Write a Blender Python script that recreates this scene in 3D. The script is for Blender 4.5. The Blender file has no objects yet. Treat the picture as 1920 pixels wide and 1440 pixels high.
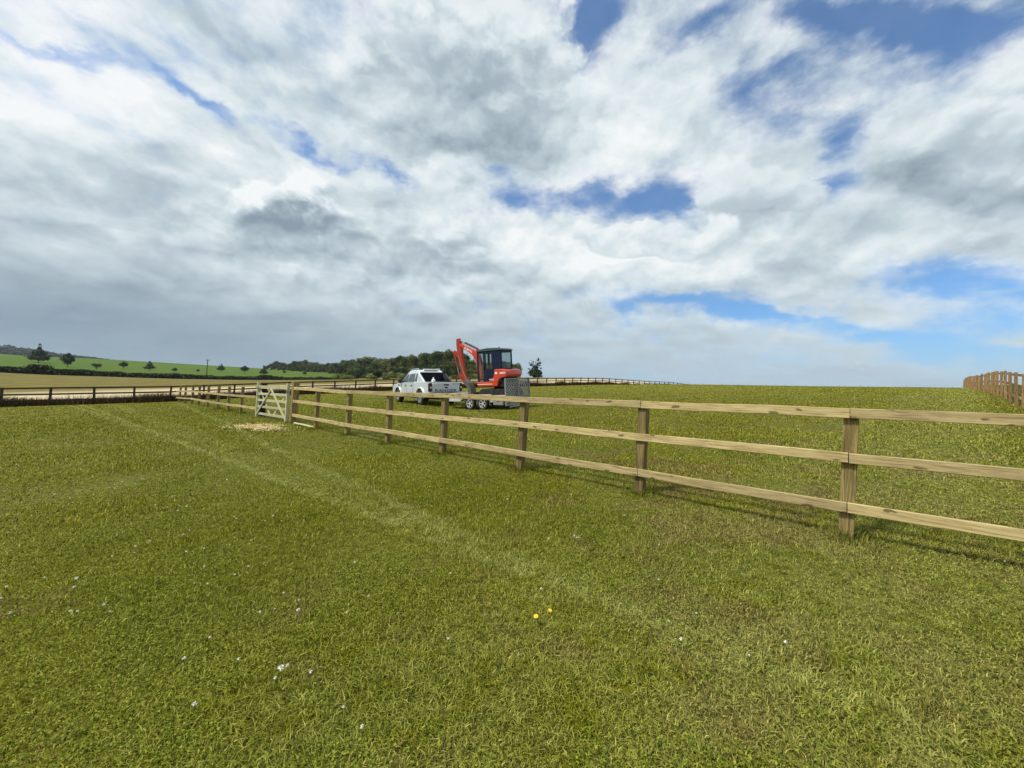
import bpy, bmesh, math, random
import numpy as np
from mathutils import Vector, Matrix, Euler
random.seed(7); rng = np.random.default_rng(11)
S = bpy.context.scene
COL = S.collection
F = 721.0; CAMZ = 1.55
PITCH = math.radians(1.5); ROLL = 0.054
RM = (Matrix.Rotation(math.radians(90)+PITCH, 3, 'X') @ Matrix.Rotation(ROLL, 3, 'Z'))
RN = np.array(RM)

# ------------------------------------------------------------------ helpers
def ray(px, py):
    return RM @ Vector(((px-960)/F, -(py-720)/F, -1.0))
def at(px, py, Z):
    return Vector((0, 0, CAMZ)) + ray(px, py)*Z

def tag(o, label=None, cat=None, group=None, kind=None):
    if label: o['label'] = label
    if cat: o['category'] = cat
    if group: o['group'] = group
    if kind: o['kind'] = kind
    return o
def empty(name, loc=(0, 0, 0), mat=None):
    o = bpy.data.objects.new(name, None); COL.objects.link(o)
    if mat is not None: o.matrix_world = mat
    else: o.location = loc
    o.empty_display_size = 0.2
    return o
def link(name, me, parent=None, loc=None, mat=None, material=None):
    o = bpy.data.objects.new(name, me); COL.objects.link(o)
    if material is not None and len(me.materials) == 0: me.materials.append(material)
    if parent is not None: o.parent = parent
    if mat is not None: o.matrix_local = mat
    elif loc is not None: o.location = loc
    return o
class MB:
    """mesh builder"""
    def __init__(s): s.bm = bmesh.new()
    def box(s, x0, x1, y0, y1, z0, z1, M=None, bev=0.0):
        vs = [s.bm.verts.new(Vector(p)) for p in ((x0,y0,z0),(x1,y0,z0),(x1,y1,z0),(x0,y1,z0),(x0,y0,z1),(x1,y0,z1),(x1,y1,z1),(x0,y1,z1))]
        fs = [s.bm.faces.new([vs[i] for i in f]) for f in ((3,2,1,0),(4,5,6,7),(0,1,5,4),(1,2,6,5),(2,3,7,6),(3,0,4,7))]
        if bev > 0:
            es = list({e for f in fs for e in f.edges})
            r = bmesh.ops.bevel(s.bm, geom=es, offset=bev, segments=2, affect='EDGES', profile=0.6)
            vs = list({v for f in r['faces'] for v in f.verts} | {v for v in vs if v.is_valid})
        if M is not None:
            for v in vs: v.co = M @ v.co
        return s
    def bar(s, a, b, w, h=None, up=(0, 0, 1)):
        a, b = Vector(a), Vector(b); h = h or w
        d = (b-a); L = d.length; d.normalize(); u = Vector(up)
        if abs(d.dot(u)) > .98: u = Vector((1, 0, 0))
        sd = d.cross(u).normalized(); u = sd.cross(d)
        M = Matrix.Translation(a) @ Matrix((d, sd, u)).transposed().to_4x4()
        return s.box(0, L, -w/2, w/2, -h/2, h/2, M)
    def prism(s, pts, y0, y1, y0t=None, y1t=None, zt=None):
        """side outline (x,z) extruded in y; optional narrowing for points with z>=zt"""
        def ys(z, side):
            if zt is not None and z >= zt: return y0t if side == 0 else y1t
            return y0 if side == 0 else y1
        A = [s.bm.verts.new((x, ys(z, 0), z)) for x, z in pts]
        B = [s.bm.verts.new((x, ys(z, 1), z)) for x, z in pts]
        s.bm.faces.new(A); s.bm.faces.new(B[::-1])
        n = len(pts)
        for i in range(n):
            j = (i+1) % n
            s.bm.faces.new((A[j], A[i], B[i], B[j]))
        return s
    def tube(s, pts, rad, seg=8, caps=True):
        pts = [Vector(p) for p in pts]; rings = []
        if not hasattr(rad, '__len__'): rad = [rad]*len(pts)
        for i, p in enumerate(pts):
            d = (pts[min(i+1, len(pts)-1)]-pts[max(i-1, 0)]).normalized()
            u = Vector((0, 0, 1)) if abs(d.z) < .95 else Vector((1, 0, 0))
            a = d.cross(u).normalized(); b = d.cross(a)
            rings.append([s.bm.verts.new(p+(a*math.cos(t)+b*math.sin(t))*rad[i]) for t in [2*math.pi*k/seg for k in range(seg)]])
        for i in range(len(rings)-1):
            for k in range(seg):
                s.bm.faces.new((rings[i][k], rings[i][(k+1) % seg], rings[i+1][(k+1) % seg], rings[i+1][k]))
        if caps:
            s.bm.faces.new(rings[0][::-1]); s.bm.faces.new(rings[-1])
        return s
    def lathe(s, prof, seg=24, c=(0, 0, 0), axis='Y'):
        """profile list of (r, y) revolved about the Y axis through c"""
        rings = []
        for r, y in prof:
            rr = max(r, 1e-4)
            rings.append([s.bm.verts.new((c[0]+rr*math.cos(t), c[1]+y, c[2]+rr*math.sin(t)) if axis == 'Y' else (c[0]+rr*math.cos(t), c[1]+rr*math.sin(t), c[2]+y)) for t in [2*math.pi*k/seg for k in range(seg)]])
        for i in range(len(rings)-1):
            for k in range(seg):
                s.bm.faces.new((rings[i][k], rings[i][(k+1) % seg], rings[i+1][(k+1) % seg], rings[i+1][k]))
        return s
    def build(s, name, material, parent=None, loc=None, mat=None, smooth=False, bevel=0.0, angle=35):
        bmesh.ops.recalc_face_normals(s.bm, faces=s.bm.faces)
        me = bpy.data.meshes.new(name); s.bm.to_mesh(me); s.bm.free()
        if smooth or bevel:
            me.shade_smooth()
            me.set_sharp_from_angle(angle=math.radians(angle))
        o = link(name, me, parent, loc, mat, material)
        if bevel:
            m = o.modifiers.new('bevel', 'BEVEL'); m.width = bevel; m.segments = 2; m.limit_method = 'ANGLE'; m.angle_limit = math.radians(30)
        return o
def copy_tree(o, parent=None):
    c = o.copy(); COL.objects.link(c)
    if parent is not None:
        c.parent = parent
    for ch in list(o.children): copy_tree(ch, c)
    return c
def np_mesh(name, co, faces, attrs=None, sizes=None):
    """co (n,3); faces flat index array, sizes per face"""
    me = bpy.data.meshes.new(name)
    co = np.asarray(co, np.float32); faces = np.asarray(faces, np.int32).ravel(); sizes = np.asarray(sizes, np.int32)
    me.vertices.add(len(co)); me.vertices.foreach_set('co', co.ravel())
    me.loops.add(len(faces)); me.loops.foreach_set('vertex_index', faces)
    me.polygons.add(len(sizes))
    st = np.zeros(len(sizes), np.int32); st[1:] = np.cumsum(sizes)[:-1]
    me.polygons.foreach_set('loop_start', st)
    if attrs:
        for k, v in attrs.items():
            a = me.attributes.new(k, 'FLOAT', 'POINT'); a.data.foreach_set('value', np.asarray(v, np.float32))
    me.update(calc_edges=True)
    return me
def vnoise(x, y, seed=0):
    """cheap smooth value noise in numpy"""
    xi = np.floor(x).astype(np.int64); yi = np.floor(y).astype(np.int64); fx = x-xi; fy = y-yi
    fx = fx*fx*(3-2*fx); fy = fy*fy*(3-2*fy)
    def h(a, b):
        n = (a*374761393+b*668265263+seed*974711) & 0x7fffffff
        n = ((n ^ (n >> 13))*1274126177) & 0x7fffffff
        return ((n ^ (n >> 16)) & 0xffff)/65535.0
    return (h(xi, yi)*(1-fx)+h(xi+1, yi)*fx)*(1-fy)+(h(xi, yi+1)*(1-fx)+h(xi+1, yi+1)*fx)*fy

# ------------------------------------------------------------------ node helpers
class NT:
    def __init__(s, tree): s.t = tree; s.n = tree.nodes; s.l = tree.links
    def node(s, typ, **kw):
        n = s.n.new(typ)
        for k, v in kw.items(): setattr(n, k, v)
        return n
    def put(s, sock, v):
        if isinstance(v, bpy.types.NodeSocket): s.l.new(v, sock)
        elif v is not None:
            if sock.type == 'RGBA' and hasattr(v, '__len__') and len(v) == 3: v = (*v, 1)
            sock.default_value = v
    def math(s, op, a, b=None, c=None, clamp=False):
        n = s.node('ShaderNodeMath', operation=op, use_clamp=clamp)
        s.put(n.inputs[0], a); s.put(n.inputs[1], b); s.put(n.inputs[2], c)
        return n.outputs[0]
    def vmath(s, op, a, b=None, scale=None):
        n = s.node('ShaderNodeVectorMath', operation=op)
        s.put(n.inputs[0], a); s.put(n.inputs[1], b)
        if scale is not None: s.put(n.inputs['Scale'], scale)
        return n.outputs['Value'] if op in ('DOT_PRODUCT', 'LENGTH') else n.outputs[0]
    def mix(s, f, a, b, blend='MIX'):
        n = s.node('ShaderNodeMix', data_type='RGBA', blend_type=blend)
        s.put(n.inputs[0], f); s.put(n.inputs[6], a); s.put(n.inputs[7], b)
        return n.outputs[2]
    def noise(s, vec, scale, detail=4, rough=.55, dist=0, out=0):
        n = s.node('ShaderNodeTexNoise')
        if vec is not None: s.put(n.inputs['Vector'], vec)
        n.inputs['Scale'].default_value = scale; n.inputs['Detail'].default_value = detail
        n.inputs['Roughness'].default_value = rough; n.inputs['Distortion'].default_value = dist
        return n.outputs[out]
    def ss(s, v, a, b, lo=0.0, hi=1.0, lin=False):
        n = s.node('ShaderNodeMapRange', interpolation_type='LINEAR' if lin else 'SMOOTHSTEP')
        s.put(n.inputs[0], v); n.inputs[1].default_value = a; n.inputs[2].default_value = b
        n.inputs[3].default_value = lo; n.inputs[4].default_value = hi
        return n.outputs[0]
    def attr(s, name): return s.node('ShaderNodeAttribute', attribute_name=name).outputs['Fac']
def new_mat(name):
    m = bpy.data.materials.new(name); m.use_nodes = True
    nt = NT(m.node_tree); nt.n.clear()
    out = nt.node('ShaderNodeOutputMaterial')
    return m, nt, out
def principled(nt, out, col, rough=.6, metal=0.0, spec=.5, bump=None, coat=0.0, **kw):
    b = nt.node('ShaderNodeBsdfPrincipled')
    nt.put(b.inputs['Base Color'], col); nt.put(b.inputs['Roughness'], rough)
    b.inputs['Metallic'].default_value = metal; b.inputs['Specular IOR Level'].default_value = spec
    b.inputs['Coat Weight'].default_value = coat
    if bump is not None:
        bn = nt.node('ShaderNodeBump'); bn.inputs['Strength'].default_value = bump[1]; bn.inputs['Distance'].default_value = bump[2]
        nt.put(bn.inputs['Height'], bump[0]); nt.l.new(bn.outputs[0], b.inputs['Normal'])
    nt.l.new(b.outputs[0], out.inputs[0])
    return b
def paint(name, col, rough=.35, metal=0.0, dirt=.25, coat=0.0, dirtcol=(.12, .1, .07), scale=6, spec=.5):
    m, nt, out = new_mat(name)
    tc = nt.node('ShaderNodeTexCoord').outputs['Object']
    n1 = nt.noise(tc, scale, 5, .65); n2 = nt.noise(tc, scale*7, 3, .6)
    f = nt.math('MULTIPLY', nt.ss(n1, .45, .75), dirt)
    c = nt.mix(f, col, dirtcol)
    c = nt.mix(nt.math('MULTIPLY', n2, .30*dirt), c, (0.02, .02, .02))
    r = nt.ss(n1, .3, .8, rough, min(1, rough+.3))
    principled(nt, out, c, r, metal, spec, coat=coat)
    return m

# ------------------------------------------------------------------ terrain
KZ = lambda k: 1.188*(k+2.76)                 # depth of new fence post k
def dfZ(x): return 1.193*32711/(1776-x)       # depth of the dark fence at column x
def rfZ(x): return 14.1*139/(x-1765)          # depth of the right fence
cp = []
for px, py, k in ((1593,1003,0),(1209,925,1),(990,880,2),(842,851,3),(737,832,4),(661,816,5),(598,805,6),(553,793,6.95),(487,781,8.8),
                  (456,775.6,9.94),(432,771.5,10.98),(412,767,12),(393,763.5,13.1),(377,760,14.2),(363,757.5,15.2),(350,755.4,16.3)):
    cp.append((px, py, KZ(k)))
for px, py in ((0,763.5),(112,760),(206,757),(319,753.5),(566,740),(640,737),(735,732),(870,727.5),(1000,724.6),(1060,723),(1120,721.8),(1200,726),(1300,732.5)):
    cp.append((px, py, dfZ(px)))
for px, py in ((1905,761),(1894.6,755),(1875,744.5),(1855,737.5),(1833,733.5),(1821,729.8),(1807,728.6)):
    cp.append((px, py, rfZ(px)))
cp += [(792,759.5,19.8),(748,752,23.5),(890,768,17.4),(960,764,17.5)]
cp += [(1250,721.5,58),(1400,723,54),(1550,725,50),(1700,726.4,47),(1250,727,80),(1400,730,76),(1550,733,72),(1700,735,70),(1820,738,68)]
# tan field, hedge line, green field, far hills
cp += [(870,709,120),(1000,708,115),(1060,710,110),(1120,712,105),(1200,717,105),(1300,724,110),(1000,712,200),(1100,716,200),(1200,722,200),
       (870,706,250),(780,704,280),(735,711,200),(0,698,114),(75,702,118),(150,704.5,125),(320,710,150),(400,711.5,170),(480,713.5,190),(551,713.3,215),(640,712,300)]
cp += [(0,666,400),(100,669.8,400),(190,673.2,400),(320,684.2,400),(440,691,420),(560,696.6,450),(640,699,420),(700,701.5,360),(770,703,330),
       (0,664,900),(60,665,900),(120,670,900),(200,677,900),(320,689,900),(560,701,900),(800,712,700)]
PTS = [tuple(at(*c)) for c in cp]
pl = lambda x, y: CAMZ-1.5+.0835*x+.067*y
for x, y in ((0,0),(0,1.5),(-3,1),(3,1),(-6,4),(-12,8),(-8,16),(6,2),(10,5),(-20,-5),(0,-12),(15,-8),(30,-2),(-45,8),(-35,-15),(40,8)):
    PTS.append((x, y, pl(x, y)))
for x, y, z in ((-200,0,-6),(-200,-200,-8),(0,-200,-8),(200,-200,0),(200,0,4),(300,150,6),(250,300,4),(100,400,2),(120,-20,5),(0,-60,-3),(0,1400,-5),(700,700,-5),
                (-1400,300,0),(-1300,-500,0),(0,-1400,0),(1300,-500,0),(1400,300,0),(-400,60,0),(90,60,3.5),(80,20,4)):
    PTS.append((x, y, z))
PTS = np.array(PTS)
def U(r2): return np.where(r2 > 1e-9, .5*r2*np.log(np.maximum(r2, 1e-9)), 0)
n = len(PTS)
SCL = 100.0
XY = PTS[:, :2]/SCL
K = U(((XY[:, None]-XY[None])**2).sum(-1))+np.eye(n)*2e-7
A = np.zeros((n+3, n+3)); A[:n, :n] = K; A[:n, n] = 1; A[:n, n+1:] = XY; A[n, :n] = 1; A[n+1:, :n] = XY.T
W = np.linalg.solve(A, np.r_[PTS[:, 2], 0, 0, 0])
def gz_np(x, y):
    x = np.asarray(x, float).ravel()/SCL; y = np.asarray(y, float).ravel()/SCL
    res = np.empty(len(x))
    for i in range(0, len(x), 40000):
        a, b = x[i:i+40000], y[i:i+40000]
        r2 = (a[:, None]-XY[:, 0])**2+(b[:, None]-XY[:, 1])**2
        res[i:i+40000] = U(r2)@W[:n]+W[n]+W[n+1]*a+W[n+2]*b
    return res
def gz(x, y): return float(gz_np([x], [y])[0])
def gpx(px, py):
    """where the sight line through a point meets the ground"""
    d = ray(px, py); t = 1.0
    for _ in range(400):
        p = Vector((0, 0, CAMZ))+d*t
        h = p.z-gz(p.x, p.y)
        if h < .003: break
        t += max(.002, h*0.6) if h < 2 else h*.6
        if t > 900: break
    return Vector((p.x, p.y, gz(p.x, p.y)))
def gcol(px, Z):
    """ground point in picture column px at depth Z"""
    py = 739+ROLL*(px-960)
    p = at(px, py, Z); return Vector((p.x, p.y, gz(p.x, p.y)))
def frame_at(p, heading, L=1.5, Wd=.8):
    """matrix at p: x axis forward along heading (world angle), laid on the ground slope"""
    f = Vector((math.cos(heading), math.sin(heading), 0)); l = Vector((-f.y, f.x, 0))
    fz = (gz(*(p+f*L).xy)-gz(*(p-f*L).xy))/(2*L); lz = (gz(*(p+l*Wd).xy)-gz(*(p-l*Wd).xy))/(2*Wd)
    X = (f+Vector((0, 0, fz))).normalized(); Y = (l+Vector((0, 0, lz))).normalized(); Zv = X.cross(Y).normalized(); Y = Zv.cross(X)
    return Matrix.Translation(p) @ Matrix((X, Y, Zv)).transposed().to_4x4()

# dark fence line in plan
pA = at(0, 700, dfZ(0)); pB = at(1000, 740, dfZ(1000))
DFD = Vector((pB.x-pA.x, pB.y-pA.y)).normalized(); DFN = Vector((-DFD.y, DFD.x))   # normal pointing away from camera
if DFN.dot(Vector((pA.x, pA.y))) < 0: DFN = -DFN
pR1 = at(1905, 790, rfZ(1905)); pR2 = at(1815, 785, rfZ(1815))
RFD = Vector((pR2.x-pR1.x, pR2.y-pR1.y)).normalized(); RFN = Vector((RFD.y, -RFD.x))
if RFN.dot(Vector((pR1.x, pR1.y))) < 0: RFN = -RFN

# ------------------------------------------------------------------ ground colours (shared by sheet and blades)
def line_mask(nt, x, y, p0, p1, w, soft=.6):
    d = Vector((p1.x-p0.x, p1.y-p0.y)).normalized(); nx, ny = -d.y, d.x
    v = nt.math('ADD', nt.math('MULTIPLY', x, nx), nt.math('MULTIPLY', y, ny))
    v = nt.math('ABSOLUTE', nt.math('SUBTRACT', v, p0.x*nx+p0.y*ny))
    return nt.ss(v, w*(1-soft), w*(1+soft), 1, 0)
def grass_colour(nt, pos):
    sep = nt.node('ShaderNodeSeparateXYZ'); nt.put(sep.inputs[0], pos); x, y = sep.outputs[0], sep.outputs[1]
    comb = nt.node('ShaderNodeCombineXYZ'); nt.l.new(x, comb.inputs[0]); nt.l.new(y, comb.inputs[1]); p = comb.outputs[0]
    big = nt.noise(p, .09, 3, .5); mid = nt.noise(p, .55, 4, .6, .4); sm = nt.noise(p, 2.6, 4, .6); fine = nt.noise(p, 14, 4, .7)
    c = nt.mix(nt.ss(mid, .35, .65), (.215, .240, .011), (.305, .292, .016))
    c = nt.mix(nt.math('MULTIPLY', nt.ss(big, .42, .62), .5), c, (.31, .285, .026))
    c = nt.mix(nt.math('MULTIPLY', nt.ss(sm, .53, .70), .5), c, (.118, .158, .006))
    # bare brownish thatch patches, more of them to the right and near
    dry = nt.math('ADD', nt.noise(p, 1.35, 5, .62, .5), nt.math('MULTIPLY', nt.ss(x, -1.0, 2.2), .12))
    dist = nt.vmath('LENGTH', p)
    dry = nt.math('SUBTRACT', dry, nt.ss(dist, 3, 11, 0, .10))
    c = nt.mix(nt.math('MULTIPLY', nt.ss(dry, .54, .68), .75), c, (.30, .205, .080))
    # tyre tracks and mowing stripes (pressed, paler grass)
    wob = nt.vmath('ADD', p, nt.vmath('SCALE', nt.noise(p, .4, 2, .5, out=1), scale=.15))
    s2 = nt.node('ShaderNodeSeparateXYZ'); nt.put(s2.inputs[0], wob); wx, wy = s2.outputs[0], s2.outputs[1]
    m = None
    for (a, b, w, s) in TRACKS:
        q = nt.math('MULTIPLY', line_mask(nt, wx, wy, a, b, w), s)
        m = q if m is None else nt.math('MAXIMUM', m, q)
    m = nt.math('MULTIPLY', m, nt.ss(nt.noise(p, 4.5, 4, .65), .34, .56))
    c = nt.mix(m, c, (.47, .485, .13))
    sv = nt.math('ADD', nt.math('MULTIPLY', x, DFN.x), nt.math('MULTIPLY', y, DFN.y))
    rows = nt.math('SINE', nt.math('MULTIPLY', nt.math('ADD', sv, nt.math('MULTIPLY', mid, 1.2)), 2*math.pi/2.6))
    c = nt.mix(nt.math('MULTIPLY', nt.ss(rows, -.3, 1), .30), c, (.33, .33, .05))
    return c, fine, p, x, y
TRACKS = [(gpx(520, 890), gpx(1130, 1110), .075, 1.0), (gpx(340, 826), gpx(560, 898), .09, .6), (gpx(1130, 1110), gpx(1420, 1240), .09, .8),
          (gpx(1760, 840), gpx(1800, 742), .7, .5), (gpx(1560, 850), gpx(1730, 742), .8, .35), (gpx(250, 770), gpx(330, 800), .2, .4), (gpx(1420, 1060), gpx(1850, 1300), .35, .35)]

# ground sheet --------------------------------------------------------------
az = np.radians(np.r_[np.linspace(-64, 64, 520), np.linspace(66, 294, 90)])
rr = np.r_[0.05, np.geomspace(.4, 1700, 330)]
AZ, RR = np.meshgrid(az, rr)
gx = (RR*np.sin(AZ)).ravel(); gy = (RR*np.cos(AZ)).ravel(); gzv = gz_np(gx, gy)
gzv += (vnoise(gx*.9, gy*.9, 3)-.5)*.03*np.clip(RR.ravel()/6, 0, 1)
nr, na = RR.shape
ii, jj = np.meshgrid(np.arange(nr-1), np.arange(na), indexing='ij'); j2 = (jj+1) % na
faces = np.stack([ii*na+jj, ii*na+j2, (ii+1)*na+j2, (ii+1)*na+jj], -1).reshape(-1, 4)
# zone attribute: 1 beyond the hedge line (bright green crop)
hedge_px = [(-60,118),(0,114),(75,118),(150,125),(320,150),(400,170),(480,190),(551,215),(640,290),(700,300),(760,300)]
HP = np.array([[*gcol(a, b).xy] for a, b in hedge_px])
haz = np.arctan2(HP[:, 0], HP[:, 1]); hr = np.hypot(HP[:, 0], HP[:, 1])
ga = np.arctan2(gx, gy); grd = np.hypot(gx, gy)
lim = np.interp(ga, haz, hr, left=hr[0], right=1e9)
zone = ((grd > lim) & (ga > -1.5)).astype(float)
me = np_mesh('ground', np.stack([gx, gy, gzv], 1), faces, {'crop': zone}, np.full(len(faces), 4))
me.shade_smooth()
gm, nt, out = new_mat('ground_cover')
pos = nt.node('ShaderNodeNewGeometry').outputs['Position']
gc, fine, p, x, y = grass_colour(nt, pos)
dist = nt.vmath('LENGTH', p)
speck = nt.noise(p, 38, 3, .8)
near = nt.ss(dist, 18, 45, .42, .92)
gc = nt.mix(1.0, gc, nt.node('ShaderNodeCombineXYZ').outputs[0], 'MIX') if False else gc
soil = nt.mix(nt.ss(fine, .35, .65), (.030, .034, .006), (.085, .080, .022))
gcol_ = nt.mix(nt.ss(nt.math('ADD', nt.math('MULTIPLY', fine, .6), nt.math('MULTIPLY', speck, .5)), .40, .68), soil, gc)
gcol_ = nt.mix(near, soil, gcol_)
# tan stubble beyond the dark fence
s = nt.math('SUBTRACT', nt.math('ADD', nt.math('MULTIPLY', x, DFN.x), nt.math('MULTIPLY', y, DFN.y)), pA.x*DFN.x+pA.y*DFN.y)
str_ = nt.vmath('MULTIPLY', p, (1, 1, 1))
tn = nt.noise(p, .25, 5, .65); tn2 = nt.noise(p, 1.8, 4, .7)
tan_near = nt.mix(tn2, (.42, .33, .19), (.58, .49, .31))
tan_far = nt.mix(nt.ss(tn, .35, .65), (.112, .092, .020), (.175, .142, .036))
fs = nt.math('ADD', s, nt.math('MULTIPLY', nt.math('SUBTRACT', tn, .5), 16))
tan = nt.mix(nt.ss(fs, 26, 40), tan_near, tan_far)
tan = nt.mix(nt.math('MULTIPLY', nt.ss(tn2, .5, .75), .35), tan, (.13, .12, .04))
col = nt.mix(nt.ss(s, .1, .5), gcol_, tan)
# outside the right-hand fence: long rough grass
s_r = nt.math('SUBTRACT', nt.math('ADD', nt.math('MULTIPLY', x, RFN.x), nt.math('MULTIPLY', y, RFN.y)), pR1.x*RFN.x+pR1.y*RFN.y)
col = nt.mix(nt.ss(s_r, .3, .8), col, nt.mix(tn2, (.085, .085, .025), (.17, .15, .06)))
crop = nt.mix(nt.noise(p, .02, 3, .6), (.040, .092, .005), (.082, .128, .009))
crop = nt.mix(nt.math('MULTIPLY', nt.noise(nt.vmath('MULTIPLY', p, (.02, .3, 1)), 1, 3, .5), .4), crop, (.09, .13, .01))
col = nt.mix(nt.ss(nt.attr('crop'), .4, .6), col, crop)
principled(nt, out, col, .9, spec=.1, bump=(nt.math('ADD', fine, speck), .6, .03))
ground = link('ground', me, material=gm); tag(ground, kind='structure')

# ------------------------------------------------------------------ grass blades
def leafmat(name, colsock_fn, trans=.35, rough=.55):
    m, nt, out = new_mat(name)
    c = colsock_fn(nt)
    d = nt.node('ShaderNodeBsdfPrincipled'); nt.put(d.inputs['Base Color'], c); d.inputs['Roughness'].default_value = rough; d.inputs['Specular IOR Level'].default_value = .12
    t = nt.node('ShaderNodeBsdfTranslucent'); nt.put(t.inputs[0], c)
    mx = nt.node('ShaderNodeMixShader'); mx.inputs[0].default_value = trans
    nt.l.new(d.outputs[0], mx.inputs[1]); nt.l.new(t.outputs[0], mx.inputs[2]); nt.l.new(mx.outputs[0], out.inputs[0])
    return m
def blades(N, r0, r1, power, hmin, hmax, wbase, lean, maxr_scale=1.0, seed=0, region=None, segs=True, azlim=60):
    g = np.random.default_rng(seed)
    u = g.random(N)
    if power == 0: r = r0*(r1/r0)**u
    else: r = (r0**power+u*(r1**power-r0**power))**(1/power)
    a = np.radians(g.uniform(-azlim, azlim, N)); x = r*np.sin(a); y = r*np.cos(a)
    if region is not None:
        k = region(x, y, g); x, y, r = x[k], y[k], r[k]; N = len(x)
    z = gz_np(x, y)
    h = g.uniform(hmin, hmax, N)*(1+np.clip(r-4, 0, 60)*.012)
    tuft = vnoise(x*2.2, y*2.2, 5); h *= .65+.8*tuft
    w = wbase*(.6+.8*g.random(N))*np.maximum(1, r/3.6)**.85
    th = g.uniform(0, 2*np.pi, N); wx, wy = np.cos(th)*w/2, np.sin(th)*w/2
    la = g.uniform(0, 2*np.pi, N); ll = h*lean*g.random(N); lx, ly = np.cos(la)*ll, np.sin(la)*ll
    b0 = np.stack([x-wx, y-wy, z-.005], 1); b1 = np.stack([x+wx, y+wy, z-.005], 1)
    m0 = np.stack([x-wx*.8+lx*.4, y-wy*.8+ly*.4, z+h*.6], 1); m1 = np.stack([x+wx*.8+lx*.4, y+wy*.8+ly*.4, z+h*.6], 1)
    tp = np.stack([x+lx*1.3, y+ly*1.3, z+h*(1-.25*(ll/np.maximum(h, 1e-4))**.5)], 1)
    co = np.stack([b0, b1, m0, m1, tp], 1).reshape(-1, 3)
    base = np.arange(N)*5
    q = np.stack([base, base+1, base+3, base+2, base+2, base+3, base+4], 1)
    sizes = np.tile([4, 3], N)
    rnd = np.repeat(g.random(N), 5)
    return co, q.ravel(), sizes, rnd
def inside(x, y, g=None):
    sA = (x-pA.x)*DFN.x+(y-pA.y)*DFN.y; sR = (x-pR1.x)*RFN.x+(y-pR1.y)*RFN.y
    return (sA < -.1) & (sR < .2)
def join(parts):
    off = 0; C, Q, Sz, R = [], [], [], []
    for co, q, sz, rn in parts:
        C.append(co); Q.append(q+off); Sz.append(sz); R.append(rn); off += len(co)
    return np.concatenate(C), np.concatenate(Q), np.concatenate(Sz), np.concatenate(R)
P = [blades(380000, 1.15, 5.5, 1.0, .010, .032, .0046, 1.6, seed=1, region=inside),
     blades(400000, 4.5, 22, 0, .016, .038, .0050, 1.4, seed=2, region=inside),
     blades(260000, 18, 72, 0, .018, .036, .0052, 1.2, seed=3, region=inside)]
# scattered longer tufts close by
P.append(blades(60000, 1.15, 16, .6, .05, .085, .0036, 1.0, seed=4, region=lambda x, y, g: inside(x, y) & (vnoise(x*1.7, y*1.7, 9) > .76)))
# longer uncut tufts around the feet of the near posts
def tufts(pts, n_, rad, h0, h1, seed):
    g = np.random.default_rng(seed); out_ = []
    for (cx_, cy_) in pts:
        co, q, sz, rn = blades(10, 2, 3, 0, .02, .04, .004, 1, seed=1)
        a = g.uniform(0, 6.283, n_); rr_ = .05+rad*g.random(n_)**1.6; x = cx_+np.cos(a)*rr_; y = cy_+np.sin(a)*rr_; z = gz_np(x, y)
        h = g.uniform(h0, h1, n_); w = .005*(1+.5*g.random(n_)); th = g.uniform(0, 6.283, n_); wx, wy = np.cos(th)*w/2, np.sin(th)*w/2; lx, ly = np.cos(a)*h*.5*g.random(n_), np.sin(a)*h*.5*g.random(n_)
        C_ = np.stack([np.stack([x-wx, y-wy, z-.005], 1), np.stack([x+wx, y+wy, z-.005], 1), np.stack([x-wx*.8+lx*.4, y-wy*.8+ly*.4, z+h*.6], 1), np.stack([x+wx*.8+lx*.4, y+wy*.8+ly*.4, z+h*.6], 1), np.stack([x+lx*1.3, y+ly*1.3, z+h], 1)], 1).reshape(-1, 3)
        b = np.arange(n_)*5; out_.append((C_, np.stack([b, b+1, b+3, b+2, b+2, b+3, b+4], 1).ravel(), np.tile([4, 3], n_), np.repeat(g.random(n_)*.8, 5)))
    return join(out_)
fp_ = [gcol(140+4012/(k+2.76), KZ(k)) for k in (-1, 0, 1, 2, 3, 4, 5, 6, 6.93, 9.94, 10.98, 12)]
P.append(tufts([(v.x, v.y) for v in fp_], 420, .16, .03, .10, 91))
co, q, sz, rn = join(P)
me = np_mesh('grass', co, q, {'rnd': rn}, sz)
def gcolr(nt):
    pos = nt.node('ShaderNodeNewGeometry').outputs['Position']
    c, fine, p, x, y = grass_colour(nt, pos)
    r = nt.attr('rnd')
    c = nt.mix(nt.ss(r, .82, .97), c, (.56, .50, .13))
    c = nt.mix(nt.ss(r, .0, .42, .95, 0), c, (.030, .046, .003))
    return c
grass_m = leafmat('grass_blade', gcolr, .3)
grass = link('grass', me, material=grass_m); tag(grass, 'short mown green grass with dry straw patches covering the near field', 'grass', kind='stuff')

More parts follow.
